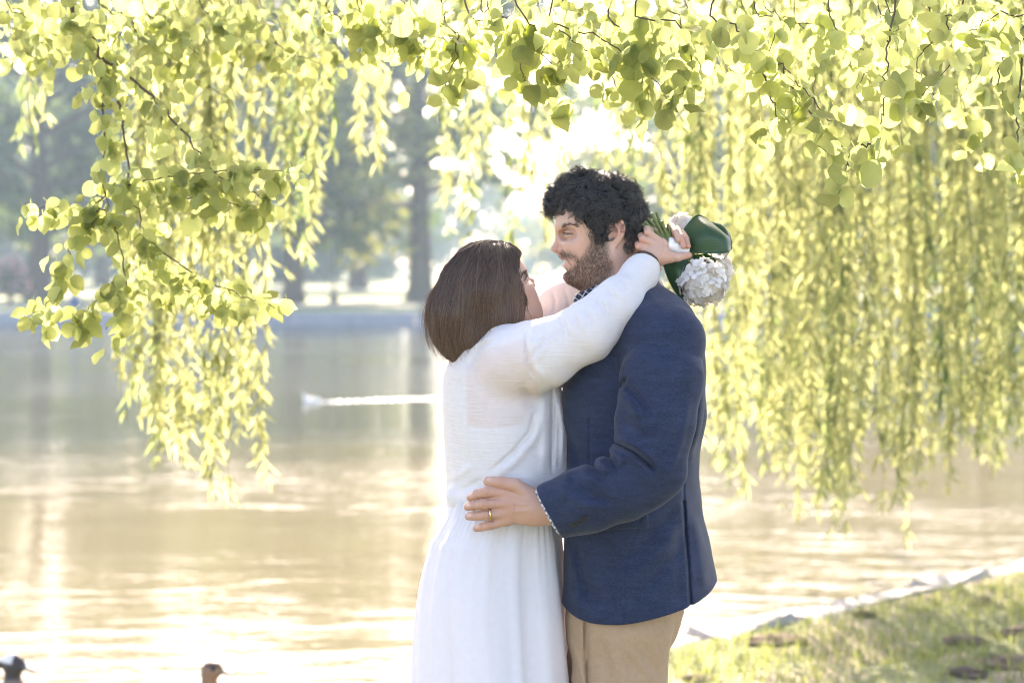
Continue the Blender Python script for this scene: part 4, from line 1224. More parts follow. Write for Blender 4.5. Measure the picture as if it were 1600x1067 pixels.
# ---------------------------------------------------------------- THE MAN
man_base = J(985, 1599, 0); man_base[2] = 0.0
man = empty('person', man_base, 'man with dark curly hair and short beard in navy jacket and khaki trousers', 'person')
HM = HeadFrame(J(933, 345, 4), (1, 0, 0), (0, 0, -1), (0, 1, 0), 1.0)
FH = Field(np.minimum(HM.p(845, 560, -92), HM.p(1045, 262, 92)), np.maximum(HM.p(845, 560, -92), HM.p(1045, 262, 92)), 0.0016)
build_head(FH, HM, True)
hv, hf = FH.mesh()
ht = head_tint(HM, hv, True)

def hand(lo, hi, h, build):
    F = Field(np.minimum(lo, hi) - 0.02, np.maximum(lo, hi) + 0.02, h)
    build(F)
    return F.mesh()
def fingers(F, chains, k=5.0, web=None):
    for P, R in chains:
        pts = [J(*p) for p in P]
        F.chain(pts, [r * PX for r in R], k * PX, kin=1.5 * PX)
# his left hand, flat on her waist
def man_hand(F):
    F.cone(J(872, 799, -160), J(832, 793, -150), 21 * PX, 22 * PX, 0, flat=((0, 1, 0), 0.72))
    F.cone(J(832, 791, -150), J(806, 787, -145), 25 * PX, 25 * PX, 12 * PX, flat=((0, 1, 0), 0.5))
    F.cone(J(808, 773, -144), J(785, 770, -141), 12 * PX, 9 * PX, 8 * PX, flat=((0, 1, 0), 0.75))
    F.cone(J(812, 803, -142), J(788, 808, -138), 12 * PX, 9 * PX, 8 * PX, flat=((0, 1, 0), 0.75))
    fingers(F, [([(788, 769.5, -142), (762, 768, -146), (745, 772.0, -138), (735, 777, -127)], [9.2, 8.2, 7.4, 6.0]),
                ([(789, 786, -144), (759, 787, -148), (740, 789.5, -139), (730.5, 791.5, -127)], [9.2, 8.2, 7.4, 6.0]),
                ([(789, 801, -142), (760, 804, -146), (742, 806, -137), (732, 806.5, -127)], [8.8, 8.0, 7.2, 5.8]),
                ([(792, 812, -138), (768, 819.5, -141), (753, 823, -135), (744, 825, -127)], [8.0, 7.2, 6.4, 5.2]),
                ([(824, 772, -148), (806, 758, -152), (783, 753.5, -149), (762, 751.5, -142)], [13.0, 10.2, 8.8, 7.0])], 4)
    for q in ((787, 769, -147), (788, 785.5, -150), (788, 801, -147), (792, 813, -143)):      # knuckles
        F.ell(J(*q), np.array([7, 6, 6]) * PX, 7 * PX)
    for a, b in (((772, 777.8, -152), (734, 784, -140)), ((772, 794.8, -152), (732, 798.8, -140)), ((775, 809.5, -148), (742, 815.5, -138))):
        F.cone(J(*a), J(*b), 1.5 * PX, 2.2 * PX, 2.5 * PX, 'cut')                              # gaps between the fingers
    for q in ((761, 768), (759, 787), (760, 804), (768, 819.5), (785, 753)):
        for d_, am in ((-3, -0.8), (0, -1.0), (3, -0.8)):
            F.fold([(q[0] + d_, q[1] - 6), (q[0] + d_ * 1.3, q[1] + 6)], 1.1, am, None, taper=False)
    for q in ((746, 772), (742, 789.5), (743, 806), (754, 823)):
        F.fold([(q[0], q[1] - 6), (q[0], q[1] + 6)], 1.2, -0.8, None, taper=False)
    for a, b in (((795, 772), (822, 782)), ((797, 786), (828, 789)), ((798, 800), (828, 797))):
        F.fold([a, b], 3.0, 1.2, None)
mhv, mhf = hand(J(720, 835, -185), J(880, 735, -100), 0.0014, man_hand)
def hand_tint(V, base, red, tips):
    t = np.tile(base, (len(V), 1)); u, v = uv_of(V)
    for (a, b, r, w) in tips:
        g = (w * np.exp(-((u - a) ** 2 + (v - b) ** 2) / (r * r)))[:, None]
        t = t * (1 - g) + np.asarray(red) * g
    return t
mht = hand_tint(mhv, np.array([0.55, 0.325, 0.23]), (0.52, 0.22, 0.16), [(757, 769, 8, .35), (755, 787, 8, .35), (756, 804, 8, .35), (766, 819, 8, .35), (785, 753, 10, .35), (785, 785, 22, .3), (735, 778, 6, .4), (732, 791, 6, .4), (733, 806, 6, .4), (745, 824, 6, .4)])
# finger nails: paler plates just raised, kept in the skin mesh as tint
for (a, b) in ((736, 775), (732, 790), (733, 805), (745, 822.5), (764, 748)):
    u, v = uv_of(mhv); g = (np.clip(1.2 - np.hypot((u - a) / 4.2, (v - b) / 3.6), 0, 1) * (mhv[:, 1] < DIST - 120 * PX))[:, None] * 0.6
    mht = mht * (1 - g) + np.array([0.72, 0.50, 0.42]) * g
# coarse hidden body
def coarse_body(legs, rows, ang, arms, h=0.012, neck=None):
    pts = np.array([J(u, v, w) for ch in legs + arms for (u, v, w), _ in ch] + [J(r[1] + s * 120, r[0], 0) for r in rows for s in (-1, 1)])
    F = Field(pts.min(0) - 0.2, pts.max(0) + 0.2, h)
    F.zloft([J(0, r[0])[2] for r in rows], [J(r[1], r[0])[0] for r in rows], [DIST + r[4] * PX for r in rows], [r[2] * PX for r in rows], [r[3] * PX for r in rows], ang, 2.2)
    for ch in legs + arms:
        P = [J(*p) for p, _ in ch]; F.chain(P, [r * PX for _, r in ch], 25 * PX)
    return F.mesh()
cbv, cbf = coarse_body([[((965, 960, -55), 44), ((962, 1240, -60), 32), ((985, 1560, -60), 26), ((930, 1585, -60), 22)], [((955, 960, 60), 44), ((925, 1240, 62), 32), ((950, 1560, 62), 26), ((895, 1585, 62), 22)]],
                       [(480, 990, 40, 60, 0), (540, 1000, 70, 120, 0), (640, 998, 84, 130, 0), (760, 998, 80, 118, 0), (900, 985, 70, 100, 0), (980, 978, 62, 95, 0)], math.radians(-15),
                       [[((1035, 550, -130), 32), ((1022, 725, -180), 22), ((866, 799, -160), 18)], [((1005, 550, 135), 32), ((960, 725, 172), 22), ((850, 782, 138), 16)]])
body_V = np.vstack([hv, mhv, cbv]); body_F = np.vstack([hf, mhf + len(hv), cbf + len(hv) + len(mhv)])
body_T = np.vstack([ht, mht, np.tile(SKIN_M, (len(cbv), 1))])
link('body', mesh_np('body', body_V, body_F, M['skin'], True, {'tint': body_T}), parent=man)

# teeth
M['teeth'] = simple_mat('tooth_enamel', (0.72, 0.66, 0.56), (0.8, 0.75, 0.66), 120, 0.2, 0.05, 0.0005)
M['mouth'] = simple_mat('mouth_lining', (0.16, 0.04, 0.035), (0.24, 0.07, 0.06), 60, 0.4, 0.05, 0.0005)
FT = Field(np.minimum(HM.p(876, 417, -24), HM.p(902, 400, 24)), np.maximum(HM.p(876, 417, -24), HM.p(902, 400, 24)), 0.0009)
for q in range(-4, 5):
    s = q / 4.6; uu = 883.6 + 11.5 * s * s; cc = 17.5 * s
    FT.ell(HM.p(uu, 407.2 + 0.5 * abs(s), cc), np.array([2.2, 3.4 - 0.7 * abs(s), 2.0]) * PX, 0.6 * PX, rot=HM.B)
tv_, tf_ = FT.mesh(); link('teeth', mesh_np('teeth', tv_, tf_, M['teeth']), parent=man)

# ---- hair: a dark lumpy cap under thousands of curls
rh = np.random.default_rng(31)
HAIRLINE = np.array([(848, 332), (846, 300), (870, 262), (930, 244), (1010, 260), (1030, 350), (1004, 402), (984, 404), (975, 388), (972.5, 352), (966, 341), (956, 340), (948, 350), (941, 372), (931, 376), (925, 363), (912, 352), (905, 338), (896, 329), (872, 331), (858, 334)], float)
FC = Field(np.minimum(HM.p(838, 420, -84), HM.p(1025, 248, 84)), np.maximum(HM.p(838, 420, -84), HM.p(1025, 248, 84)), 0.0025)
for a in ((938, 334, 0, 66, 66, 61, 0), (962, 350, 0, 44, 54, 55, 10), (905, 318, 0, 38, 36, 50, 12), (880, 321, 0, 25, 17, 40, 10), (975, 375, 0, 26, 28, 46, 10)):
    FC.ell(HM.p(a[0], a[1], a[2]), np.array(a[3:6]) * PX, a[6] * PX)
FC.ripple(0.0034, 0.030, 3, 14)
Xc, Yc, Zc = FC.xyz((slice(None),) * 3)
Uc = 933 + (Xc - HM.O[0]) / PX + 0 * Zc; Vc = 345 - (Zc - HM.O[2]) / PX + 0 * Xc
sdc = poly_sd(Uc, Vc, HAIRLINE) * PX
FC.f = np.maximum(FC.f, sdc.astype(np.float32))
cv, cf = FC.mesh()
hair = link('hair', mesh_np('hair', cv, cf, M['hair_cap'], True, {'rnd': np.zeros(len(cv))}), parent=man)
def curls(nlock, per, seed, len_, crad, lift_, rad, spread_, loose=0.0):
    r = np.random.default_rng(seed)
    root = surface_points(cv, cf, np.ones(len(cv), bool), nlock, r)
    ok = poly_sd(*HM.local(root)[:2], HAIRLINE) < 1.5
    root = root[ok]; gN = FC.grad(root); n = len(root)
    u_, v_, c_ = HM.local(root)
    flow = np.array([0.45, 0.0, -0.75]) + r.normal(0, 0.6, (n, 3))
    flow = np.where((u_ < 905)[:, None], np.array([-0.75, 0, -0.45]) + r.normal(0, 0.5, (n, 3)), flow)
    flow = np.where(((u_ < 915) & (v_ > 312))[:, None], np.array([-0.5, 0, 0.25]) + r.normal(0, 0.5, (n, 3)), flow)
    flow = np.where(((u_ > 905) & (v_ < 300))[:, None], np.array([0.1, 0, 0.1]) + r.normal(0, 0.8, (n, 3)), flow)
    flow -= gN * (flow * gN).sum(1, keepdims=True); flow /= np.linalg.norm(flow, axis=1, keepdims=True)
    bi = np.cross(gN, flow)
    mS = 13; t = np.linspace(0, 1, mS)
    rep = lambda q: np.repeat(q, per, axis=0)
    k = n * per
    L = rep(r.uniform(*len_, n)) * r.uniform(0.85, 1.1, k) * PX; cr = rep(r.uniform(*crad, n)) * r.uniform(0.8, 1.2, k) * PX
    turns = rep(r.uniform(0.7, 1.5, n)); ph = rep(r.uniform(0, 6.28, n)) + r.normal(0, 0.25, k); lift = rep(r.uniform(*lift_, n)) * PX
    sgn = rep(np.where(r.random(n) < 0.5, -1.0, 1.0))
    root, gN, flow, bi = rep(root) + r.normal(0, spread_ * PX, (k, 3)), rep(gN), rep(flow), rep(bi)
    ang = sgn[:, None] * 2 * math.pi * turns[:, None] * t[None] + ph[:, None]
    grow = np.minimum(1, t[None] * 2.5) * (1 - 0.35 * t[None])
    P = (root[:, None] - gN[:, None] * 0.002 + flow[:, None] * (L[:, None] * t[None])[..., None]
         + gN[:, None] * (lift[:, None] * np.sin(t[None] * math.pi * 0.8) + cr[:, None] * 0.8 * np.sin(ang) * grow)[..., None] + bi[:, None] * (cr[:, None] * np.cos(ang) * grow)[..., None])
    P -= gN[:, None] * ((L[:, None] * t[None]) ** 2 / (2 * 62 * PX))[..., None]
    P += r.normal(0, loose * PX, (k, 1, 3)) * (t * t)[None, :, None]
    return strips(P, np.linspace(1.0, 0.55, mS) * rad * 1.05 * PX, np.clip(rep(r.random(n)) + r.normal(0, 0.2, k), 0, 1))
V1, F1, A1 = curls(2600, 8, 31, (14, 27), (2.8, 5.4), (1.0, 6.0), 0.34, 1.0, 1.2)
V2, F2, A2 = curls(1400, 1, 32, (14, 28), (2.5, 5.0), (3.0, 9.0), 0.24, 0.5)
tag(link('curls', mesh_np('curls', np.vstack([V1, V2]), np.vstack([F1, F2 + len(V1)]), M['hair_dark'], True, {'rnd': np.concatenate([A1, A2])}), parent=hair), kind='stuff')

# ---- beard, brows, lashes
def short_hairs(name, Vm, Fm, sdpoly, H, field, n, flow, length, rad, mat, seed, smooth_edge=4.0, curl=0.25, parent=man):
    r = np.random.default_rng(seed)
    u, v, c = H.local(Vm)
    mask = poly_sd(u, v, sdpoly) < smooth_edge
    root = surface_points(Vm, Fm, mask, n, r)
    uu, vv, c2 = H.local(root)
    keep = r.random(n) < soft(poly_sd(uu, vv, sdpoly), smooth_edge)
    root = root[keep]; g = field.grad(root); k = len(root)
    fl = flow(uu[keep], vv[keep], c2[keep], k, r); fl -= g * (fl * g).sum(1, keepdims=True); fl /= np.linalg.norm(fl, axis=1, keepdims=True) + 1e-9
    L = r.uniform(*length, k) * PX
    t = np.linspace(0, 1, 4)
    P = root[:, None] + fl[:, None] * (L[:, None] * t)[..., None] * 0.85 + g[:, None] * (L[:, None] * (0.45 * t - 0.22 * t * t))[..., None] + r.normal(0, curl, (k, 1, 3)) * (L[:, None] * t * t)[..., None]
    V, F, A = strips(P, np.linspace(1, 0.4, 4) * rad * PX, r.random(k))
    o = link(name, mesh_np(name, V, F, mat, True, {'rnd': A}), parent=parent)
    return tag(o, kind='stuff')
def fl_beard(u, v, c, k, r):
    d = np.tile([-0.25, 0, -1.0], (k, 1)); d[:, 1] += 0.3 * np.sign(c); return d + r.normal(0, 0.3, (k, 3))
short_hairs('beard', hv, hf, BEARD, HM, FH, 11000, fl_beard, (2.2, 5.0), 0.16, M['beard'], 5)
BROW = np.array([(875.5, 354.2), (879, 351.0), (886, 349.5), (895, 351.0), (900, 355), (894, 354), (886, 353), (879, 356.5)], float)
short_hairs('eyebrows', hv, hf, BROW, HM, FH, 420, lambda u, v, c, k, r: np.tile([1.0, 0, 0.25], (k, 1)) + r.normal(0, 0.2, (k, 3)), (4, 7), 0.26, M['beard'], 6, 1.5, 0.1)
LASH = np.array([(879, 363.6), (887, 363.6), (895, 364.4), (895, 366.0), (884, 365.6)], float)
short_hairs('eyelashes', hv, hf, LASH, HM, FH, 130, lambda u, v, c, k, r: np.tile([-1.0, 0, -0.6], (k, 1)) + r.normal(0, 0.2, (k, 3)), (2.5, 4.0), 0.24, M['hair_dark'], 7, 0.8, 0.1)
# ---- shirt: collar round the neck, cuff at the wrist
def fld(u0, v0, w0, u1, v1, w1, h):
    c = np.array([J(u, v, w) for u in (u0, u1) for v in (v0, v1) for w in (w0, w1)])
    return Field(c.min(0), c.max(0), h)
FS = fld(890, 400, -100, 1040, 560, 105, 0.002)
FS.cone(J(966, 425, 4), J(962, 470, 4), 52 * PX, 58 * PX)
FS.cone(J(962, 470, 4), J(965, 560, 4), 58 * PX, 80 * PX, 20 * PX)
FS.cone(J(935, 462, -6), J(921, 474, -12), 28 * PX, 24 * PX, 14 * PX)
FS.cone(J(935, 462, 14), J(921, 474, 20), 28 * PX, 24 * PX, 14 * PX)
pa, pb = J(901, 459, 0), J(1003, 410, 0); nn = np.array([-(pb - pa)[2], 0, (pb - pa)[0]])
FS.cut_plane(pa, nn)
FS.cone(J(985, 380, 4), J(945, 472, 4), 44 * PX, 44 * PX, 0, 'cut')
FS.fold([(903, 462), (914, 476), (921, 492)], 2.2, -3.0, 40, taper=False)
sv, sf = FS.mesh()
shirt = link('shirt', mesh_np('shirt', sv, sf, M['shirt']), parent=man)
def plane_at(F, a, b, extra=0):
    """cut the end of a sleeve square, beyond point a in direction a - b"""
    F.cut_plane(a, a - b)
FQ = fld(815, 740, -230, 905, 860, -90, 0.0016)
ca, cb = J(857.5, 799, -160), J(905, 786, -172)
FQ.cone(ca - (cb - ca) * 0.12, cb, 36 * PX, 38 * PX, 0, flat=((0, 1, 0), 0.82))
cutn = J(836, 763, -160) - J(876, 838, -160); cutn = np.array([cutn[2], 0, -cutn[0]]); cutn = cutn if cutn[0] < 0 else -cutn
FQ.cut_plane(J(833, 764, -160), cutn)
FQ.cone(ca - (cb - ca) * 0.6, cb, 33 * PX, 34 * PX, 0, 'cut', flat=((0, 1, 0), 0.80))
qv, qf = FQ.mesh()
link('cuff', mesh_np('cuff', qv, qf, M['cuff']), parent=shirt)

# ---- jacket body
FJ = fld(855, 420, -228, 1145, 985, 215, 0.0026)
rows = [(505, 1003, 62, 105), (545, 993, 88, 140), (600, 986, 100, 152), (650, 987, 101, 152), (700, 989, 99, 148), (760, 991, 98, 144), (820, 993, 104, 146), (880, 999, 112, 150), (940, 1004, 119, 154), (990, 1007, 123, 156)]
FJ.zloft([J(0, r[0])[2] for r in rows], [J(r[1], r[0])[0] for r in rows], [DIST + 8 * PX] * len(rows), [r[2] * PX for r in rows], [r[3] * PX for r in rows], math.radians(-17), 2.35, zmax=J(0, 505)[2])
FJ.cone(J(985, 462, 4), J(1003, 530, 4), 48 * PX, 82 * PX, 40 * PX)
for s, w in ((-1, -140), (1, 150)):
    FJ.cone(J(990, 474, 40 * s), J(1042 if s < 0 else 1000, 532, w), 44 * PX, 52 * PX, 45 * PX)
    FJ.cone(J(1045, 540, 60 * s), J(1040, 640, 60 * s), 48 * PX, 56 * PX, 40 * PX)
FJ.chain([J(1024, 508, -70), J(1038, 540, -126), J(1034, 590, -157), J(1031, 625, -166)], [r * PX for r in (48, 54.5, 57, 50)], 30 * PX, kin=10 * PX)
# open neck
FJ.cone(J(975, 395, 4), J(935, 480, 4), 54 * PX, 52 * PX, 6 * PX, 'cut')
FJ.cone(J(935, 480, 4), J(890, 600, 4), 46 * PX, 20 * PX, 6 * PX, 'cut')
# folds and seams
FJ.fold([(1062, 786), (1030, 822), (985, 868), (940, 905)], 9, -3.6, 0)
FJ.fold([(1074, 800), (1040, 850), (1000, 890), (962, 925)], 10, 3.4, 0)
FJ.fold([(1072, 848), (1030, 895), (1000, 930), (985, 948)], 9, -3.4, 0)
FJ.fold([(900, 842), (910, 900), (925, 945)], 8, -4.0, 0)
FJ.fold([(893, 850), (898, 910), (905, 960)], 7, 3.0, 0)
FJ.fold([(912, 915), (935, 935), (960, 952)], 10, -2.5, 0)
FJ.fold([(1092, 590), (1085, 640), (1073, 700)], 6, -4.0, 0)
FJ.fold([(1096, 620), (1088, 690), (1080, 740)], 7, 2.5, 0)
FJ.fold([(1064, 670), (1068, 740), (1068, 785)], 2.0, -2.0, 60, taper=False)
FJ.fold([(921, 655), (922, 760)], 1.8, -1.6, 0, taper=False)
FJ.fold([(1005, 795), (978, 880), (975, 965)], 1.9, -1.3, 0, taper=False)
FJ.fold([(880, 660), (900, 700), (905, 740)], 10, -3, 0)
FJ.fold([(968, 600), (974, 560), (992, 522), (1020, 502), (1050, 500), (1074, 520), (1086, 560)], 2.0, -0.7, 0)
FJ.fold([(985, 440), (1025, 470), (1050, 505)], 9, 2.0, 0)
# flap pocket
FJ.panel([(893, 792), (1011, 786), (1013, 824), (905, 829)], 3.2, 0, 1.0)
FJ.fold([(893, 791), (1011, 785)], 2.0, -3.2, 0, taper=False)
# vent
FJ.fold([(1068, 784), (1071, 830), (1076, 890), (1080, 960)], 2.6, -5.0, 120, taper=False)
FJ.fold([(1086, 800), (1094, 860), (1104, 930)], 9, 3.0, 120)
FJ.fold([(1062, 800), (1060, 880), (1062, 960)], 10, -3.0, 40)
FJ.ripple(0.0009, 0.10, 12, 8)
Xj, Yj, Zj = FJ.xyz((slice(None),) * 3)
hp_ = spline([(J(u, 0)[0], J(0, v)[2]) for u, v in ((860, 922), (880, 938), (900, 947), (930, 950), (975, 947), (1030, 935), (1075, 925), (1095, 920), (1125, 911), (1145, 902))], 200)
hz_ = np.interp(FJ.ax[0], hp_[:, 0], hp_[:, 1])[:, None, None]
FJ.put((slice(None),) * 3, (Zj - hz_ - (Yj - DIST) * 0.02).astype(np.float32), 0.005, 'cut')
jv, jf = FJ.mesh()
jacket = link('jacket', mesh_np('jacket', jv, jf, M['jacket']), parent=man)

# ---- sleeves
FA = fld(815, 470, -270, 1115, 860, -60, 0.0026)
AP = [J(1032, 530, -92), J(1038, 548, -128), J(1034, 590, -158), J(1024, 660, -176), J(1014, 722, -184), J(975, 760, -184), J(915, 781, -176), J(868, 796, -163)]
FA.chain(AP, [r * PX for r in (34, 47, 58, 55, 50, 46, 44, 44)], 22 * PX, flat=((0, 1, 0), 0.95))
FA.cone(J(1030, 740, -184), J(1014, 757, -184), 36 * PX, 34 * PX, 16 * PX)
FA.cut_plane(J(835, 760, -160), cutn)
FA.cone(ca - (cb - ca) * 1.5, ca + (cb - ca) * 0.7, 39 * PX, 39 * PX, 0, 'cut', flat=((0, 1, 0), 0.85))
FA.fold([(958, 690), (990, 706), (1012, 724), (1026, 738)], 4.6, -13.8, -60)
FA.fold([(962, 699), (990, 716), (1010, 734)], 4.0, 5.8, -60)
FA.fold([(964, 684), (1000, 700), (1026, 722)], 6.5, 7.2, -60)
FA.fold([(955, 700), (968, 712), (975, 728)], 4.5, 8.0, -60)
FA.fold([(948, 704), (955, 720), (965, 738)], 5, -7.2, -60)
FA.fold([(934, 712), (940, 726), (952, 740)], 6, 6.5, -60)
FA.fold([(922, 718), (930, 735), (945, 750)], 5, -5.8, -60)
FA.fold([(905, 728), (918, 745), (938, 757)], 6, 5.1, -60)
FA.fold([(889, 738), (898, 758), (920, 774), (960, 783)], 7.5, -7.2, -60)
FA.fold([(872, 748), (885, 772), (915, 790), (955, 794)], 8, 4.3, -60)
FA.fold([(968, 600), (978, 604), (996, 622), (1020, 656)], 7, -6.7, -60)
FA.fold([(966, 612), (984, 628), (1004, 655)], 7, 5.8, -60)
FA.fold([(966, 606), (974, 598), (982, 588)], 3.4, -6.5, -60)
FA.fold([(966, 650), (990, 670), (1015, 690)], 9, -4.3, -60)
FA.fold([(1078, 620), (1064, 690), (1044, 745)], 5, 3.2, -60)
FA.ripple(0.0009, 0.07, 15, 8)
av_, af_ = FA.mesh()
sleeve = link('sleeve', mesh_np('sleeve', av_, af_, M['jacket']), parent=jacket)
# far sleeve, reaching round her other side
FB = fld(800, 470, 60, 1100, 860, 260, 0.005)
FB.chain([J(1005, 538, 145), J(985, 640, 172), (J(955, 735, 178)), J(905, 770, 165), J(845, 785, 140)], [r * PX for r in (54, 56, 50, 44, 40)], 22 * PX)
bv_, bf_ = FB.mesh(); link('sleeve', mesh_np('sleeve', bv_, bf_, M['jacket']), parent=jacket)
# sleeve buttons
bm = bmesh.new()
bmesh.ops.create_cone(bm, segments=16, radius1=1.0, radius2=0.85, depth=0.5, cap_ends=True)
bmesh.ops.bevel(bm, geom=[e for e in bm.edges if abs(e.verts[0].co.z - e.verts[1].co.z) < 1e-4], offset=0.12, segments=2, affect='EDGES')
bme = bpy.data.meshes.new('button'); bm.to_mesh(bme); bm.free(); bme.materials.append(M['black'])
for (u, v) in ((894.5, 819.5), (901.5, 816.5), (908.5, 813.0), (915.5, 808.5)):
    # find the sleeve surface along the line of sight of this spot
    q = np.array([J(u, v, w) for w in np.linspace(-240, -120, 160)])
    fv = FA.sample(q); k = int(np.argmax(fv < 0.0008)); g = FA.grad(q[k:k + 1])[0]
    o = link('button', bme, parent=sleeve, loc=tuple(q[k])); o.scale = (4.6 * PX,) * 3
    o.rotation_euler = Vector(g).to_track_quat('Z', 'Y').to_euler()

# ---- trousers and shoes
FT2 = fld(850, 900, -150, 1090, 1600, 150, 0.005)
FT2.zloft([J(0, v)[2] for v in (900, 960, 1000, 1040)], [J(u, 0)[0] for u in (985, 976, 972, 968)], [DIST] * 4, [a * PX for a in (92, 88, 80, 60)], [a * PX for a in (118, 122, 118, 110)], math.radians(-17), 2.3)
FT2.chain([J(975, 985, -58), J(968, 1090, -62), J(968, 1270, -62), J(985, 1500, -62), J(985, 1585, -62)], [r * PX for r in (74, 64, 50, 40, 40)], 10 * PX, kin=40 * PX)
FT2.chain([J(955, 985, 60), J(930, 1080, 62), J(920, 1270, 62), J(935, 1500, 62), J(935, 1585, 62)], [r * PX for r in (70, 58, 48, 40, 40)], 10 * PX, kin=40 * PX)
FT2.fold([(915, 972), (916, 1020), (919, 1067), (921, 1100)], 3.0, -8, -10, taper=False)
FT2.fold([(984, 975), (982, 1020), (978, 1067)], 1.8, -1.3, 0, taper=False)
FT2.fold([(980, 1010), (1005, 1040), (1030, 1072)], 7, 3.5, 0)
FT2.fold([(950, 990), (960, 1030), (978, 1075)], 8, 3.0, 0)
FT2.fold([(938, 985), (945, 1030), (955, 1085)], 8, -2.6, 0)
FT2.fold([(1000, 1000), (1015, 1035), (1028, 1060)], 7, -3, 0)
FT2.fold([(887, 985), (902, 1030), (912, 1065)], 4, 3, 120)
FT2.ripple(0.0014, 0.10, 22, 8)
pv_, pf_ = FT2.mesh()
link('trousers', mesh_np('trousers', pv_, pf_, M['chino']), parent=man)
def shoe(u, w):
    x0 = J(u, 0)[0]; y0 = DIST + w * PX
    F = Field((x0 - 0.26, y0 - 0.08, -0.03), (x0 + 0.12, y0 + 0.08, 0.16), 0.006)
    F.cone((x0 + 0.04, y0, 0.05), (x0 - 0.14, y0, 0.035), 0.045, 0.042, 0, flat=((0, 0, 1), 0.9)); F.ell((x0 - 0.16, y0, 0.03), (0.07, 0.045, 0.035), 0.02)
    F.cone((x0 + 0.02, y0, 0.05), (x0 + 0.01, y0, 0.12), 0.045, 0.04, 0.02); F.cut_plane((0, 0, 0.002), (0, 0, -1))
    V, Fc = F.mesh(); link('shoe', mesh_np('shoe', V, Fc, M['leather']), parent=man)
shoe(985, -62); shoe(935, 62)

# ---- wedding ring on his hand
def ring(name, c, axis, R, r, mat, parent, flat=1.0):
    axis = np.asarray(axis, float) / np.linalg.norm(axis)
    a = np.cross(axis, [0.3, 1, 0.2]); a /= np.linalg.norm(a); b = np.cross(axis, a)
    t = np.linspace(0, 2 * math.pi, 29)
    P = [np.asarray(c) + R * (math.cos(q) * a + math.sin(q) * b) for q in t]
    V, F = tube(P, r, 8, caps=False)
    A = Acc(); A.add(V, F); return link(name, A.mesh(name, mat), parent=parent)
ring('ring', J(766.0, 803.2, -145.2), J(757, 804, -142) - J(785, 801, -141), 9.2 * PX, 1.6 * PX, M['gold'], man)
# ---------------------------------------------------------------- THE WOMAN
wom_base = J(780, 1599, 0); wom_base[2] = 0.0
woman = empty('person', wom_base, 'woman with brown bob hair in white knit top and long white skirt', 'person')
yaw, pit = math.radians(24), math.radians(40)
fw0 = np.array([math.cos(yaw), math.sin(yaw), 0]); upv = np.array([0, 0, 1.0])
Ff = fw0 * math.cos(pit) + upv * math.sin(pit); Uf = upv * math.cos(pit) - fw0 * math.sin(pit)
HW = HeadFrame(J(768, 447, 6), -Ff, -Uf, np.cross(Uf, Ff), 0.90)
FW = fld(690, 372, -95, 880, 600, 110, 0.0018)
build_head(FW, HW, False)
FW.cone(J(770, 500, 6), J(765, 560, 6), 36 * PX, 44 * PX, 20 * PX)
wv, wf = FW.mesh(); wt = head_tint(HW, wv, False)

# her hands behind his neck, right hand holding the stems, left hand folded over the ribbon
def wom_hands(F):
    F.chain([J(1000, 424, -74), J(1012, 404, -66), J(1024, 398, -58)], [13.5 * PX, 13.5 * PX, 16.5 * PX], 6 * PX, flat=((0, 1, 0), 0.85))
    F.cone(J(1024, 397, -58), J(1031, 385, -50), 16 * PX, 14 * PX, 8 * PX, flat=((0, 1, 0), 0.72))
    F.cone(J(1034, 400, -58), J(1046, 402, -58), 12 * PX, 9.5 * PX, 8 * PX)                     # ball of the thumb
    fingers(F, [([(1044, 402, -58), (1060, 402, -61), (1076, 398.5, -57)], [9.0, 6.6, 5.0]),    # thumb
                ([(1030, 377, -54), (1012, 363, -60), (1011, 357.5, -46), (1028, 361, -36)], [6.6, 5.6, 5.2, 4.6]),
                ([(1026, 384, -60), (1004, 373.5, -64), (1002, 369, -50), (1020, 370, -40)], [6.8, 5.8, 5.4, 4.6]),
                ([(1022, 393, -60), (998.5, 385, -64), (997, 382, -50), (1013, 381, -42)], [6.6, 5.7, 5.2, 4.6]),
                ([(1022, 402, -54), (1024, 413, -56), (1029, 420, -58)], [7.0, 5.6, 4.8])], 2.0)
    for a, b in (((1005, 368.5, -70), (1024, 377.5, -68)), ((998, 379.5, -72), (1019, 387.5, -72))):
        F.cone(J(*a), J(*b), 1.8 * PX, 1.0 * PX, 2 * PX, 'cut')
    for q in ([(1038, 376), (1036, 392), (1030, 404)], [(1050, 396), (1053, 407)], [(1062, 396), (1063, 407)]):
        F.fold(q, 1.3, -1.1, None)
def wom_hand2(F):
    # the other hand comes from behind: four fingertips over the ribbon
    F.cone(J(1020, 388, 10), J(1046, 366, 4), 16 * PX, 15 * PX, 0, flat=((0, 1, 0), 0.7))
    fingers(F, [([(1044, 360, 2), (1050, 354.5, -18), (1056, 363, -44), (1060, 375, -52)], [6.5, 5.4, 5.0, 4.2]),
                ([(1049, 364, 2), (1058, 358, -18), (1064, 370, -46), (1068, 385, -52)], [6.5, 5.4, 5.0, 4.2]),
                ([(1052, 368, 2), (1066, 363, -14), (1072, 373, -40), (1075.5, 385, -48)], [6.5, 5.2, 4.8, 4.0]),
                ([(1052, 372, 2), (1071, 369, -8), (1078, 374, -28), (1084, 382, -36)], [6.0, 4.8, 4.4, 3.6])], 1.5)
whv, whf = hand(J(980, 440, -95), J(1092, 345, -20), 0.0013, wom_hands)
wh2v, wh2f = hand(J(1000, 420, -50), J(1095, 340, 40), 0.0013, wom_hand2)
HANDW = np.array([0.62, 0.38, 0.275])
tips = [(1074, 399, 8, .4), (1005, 368, 8, .3), (1000, 376, 8, .3), (996, 386, 8, .3), (1029, 420, 7, .4), (1044, 402, 12, .2)]
wht = hand_tint(whv, HANDW, (0.62, 0.24, 0.17), tips)
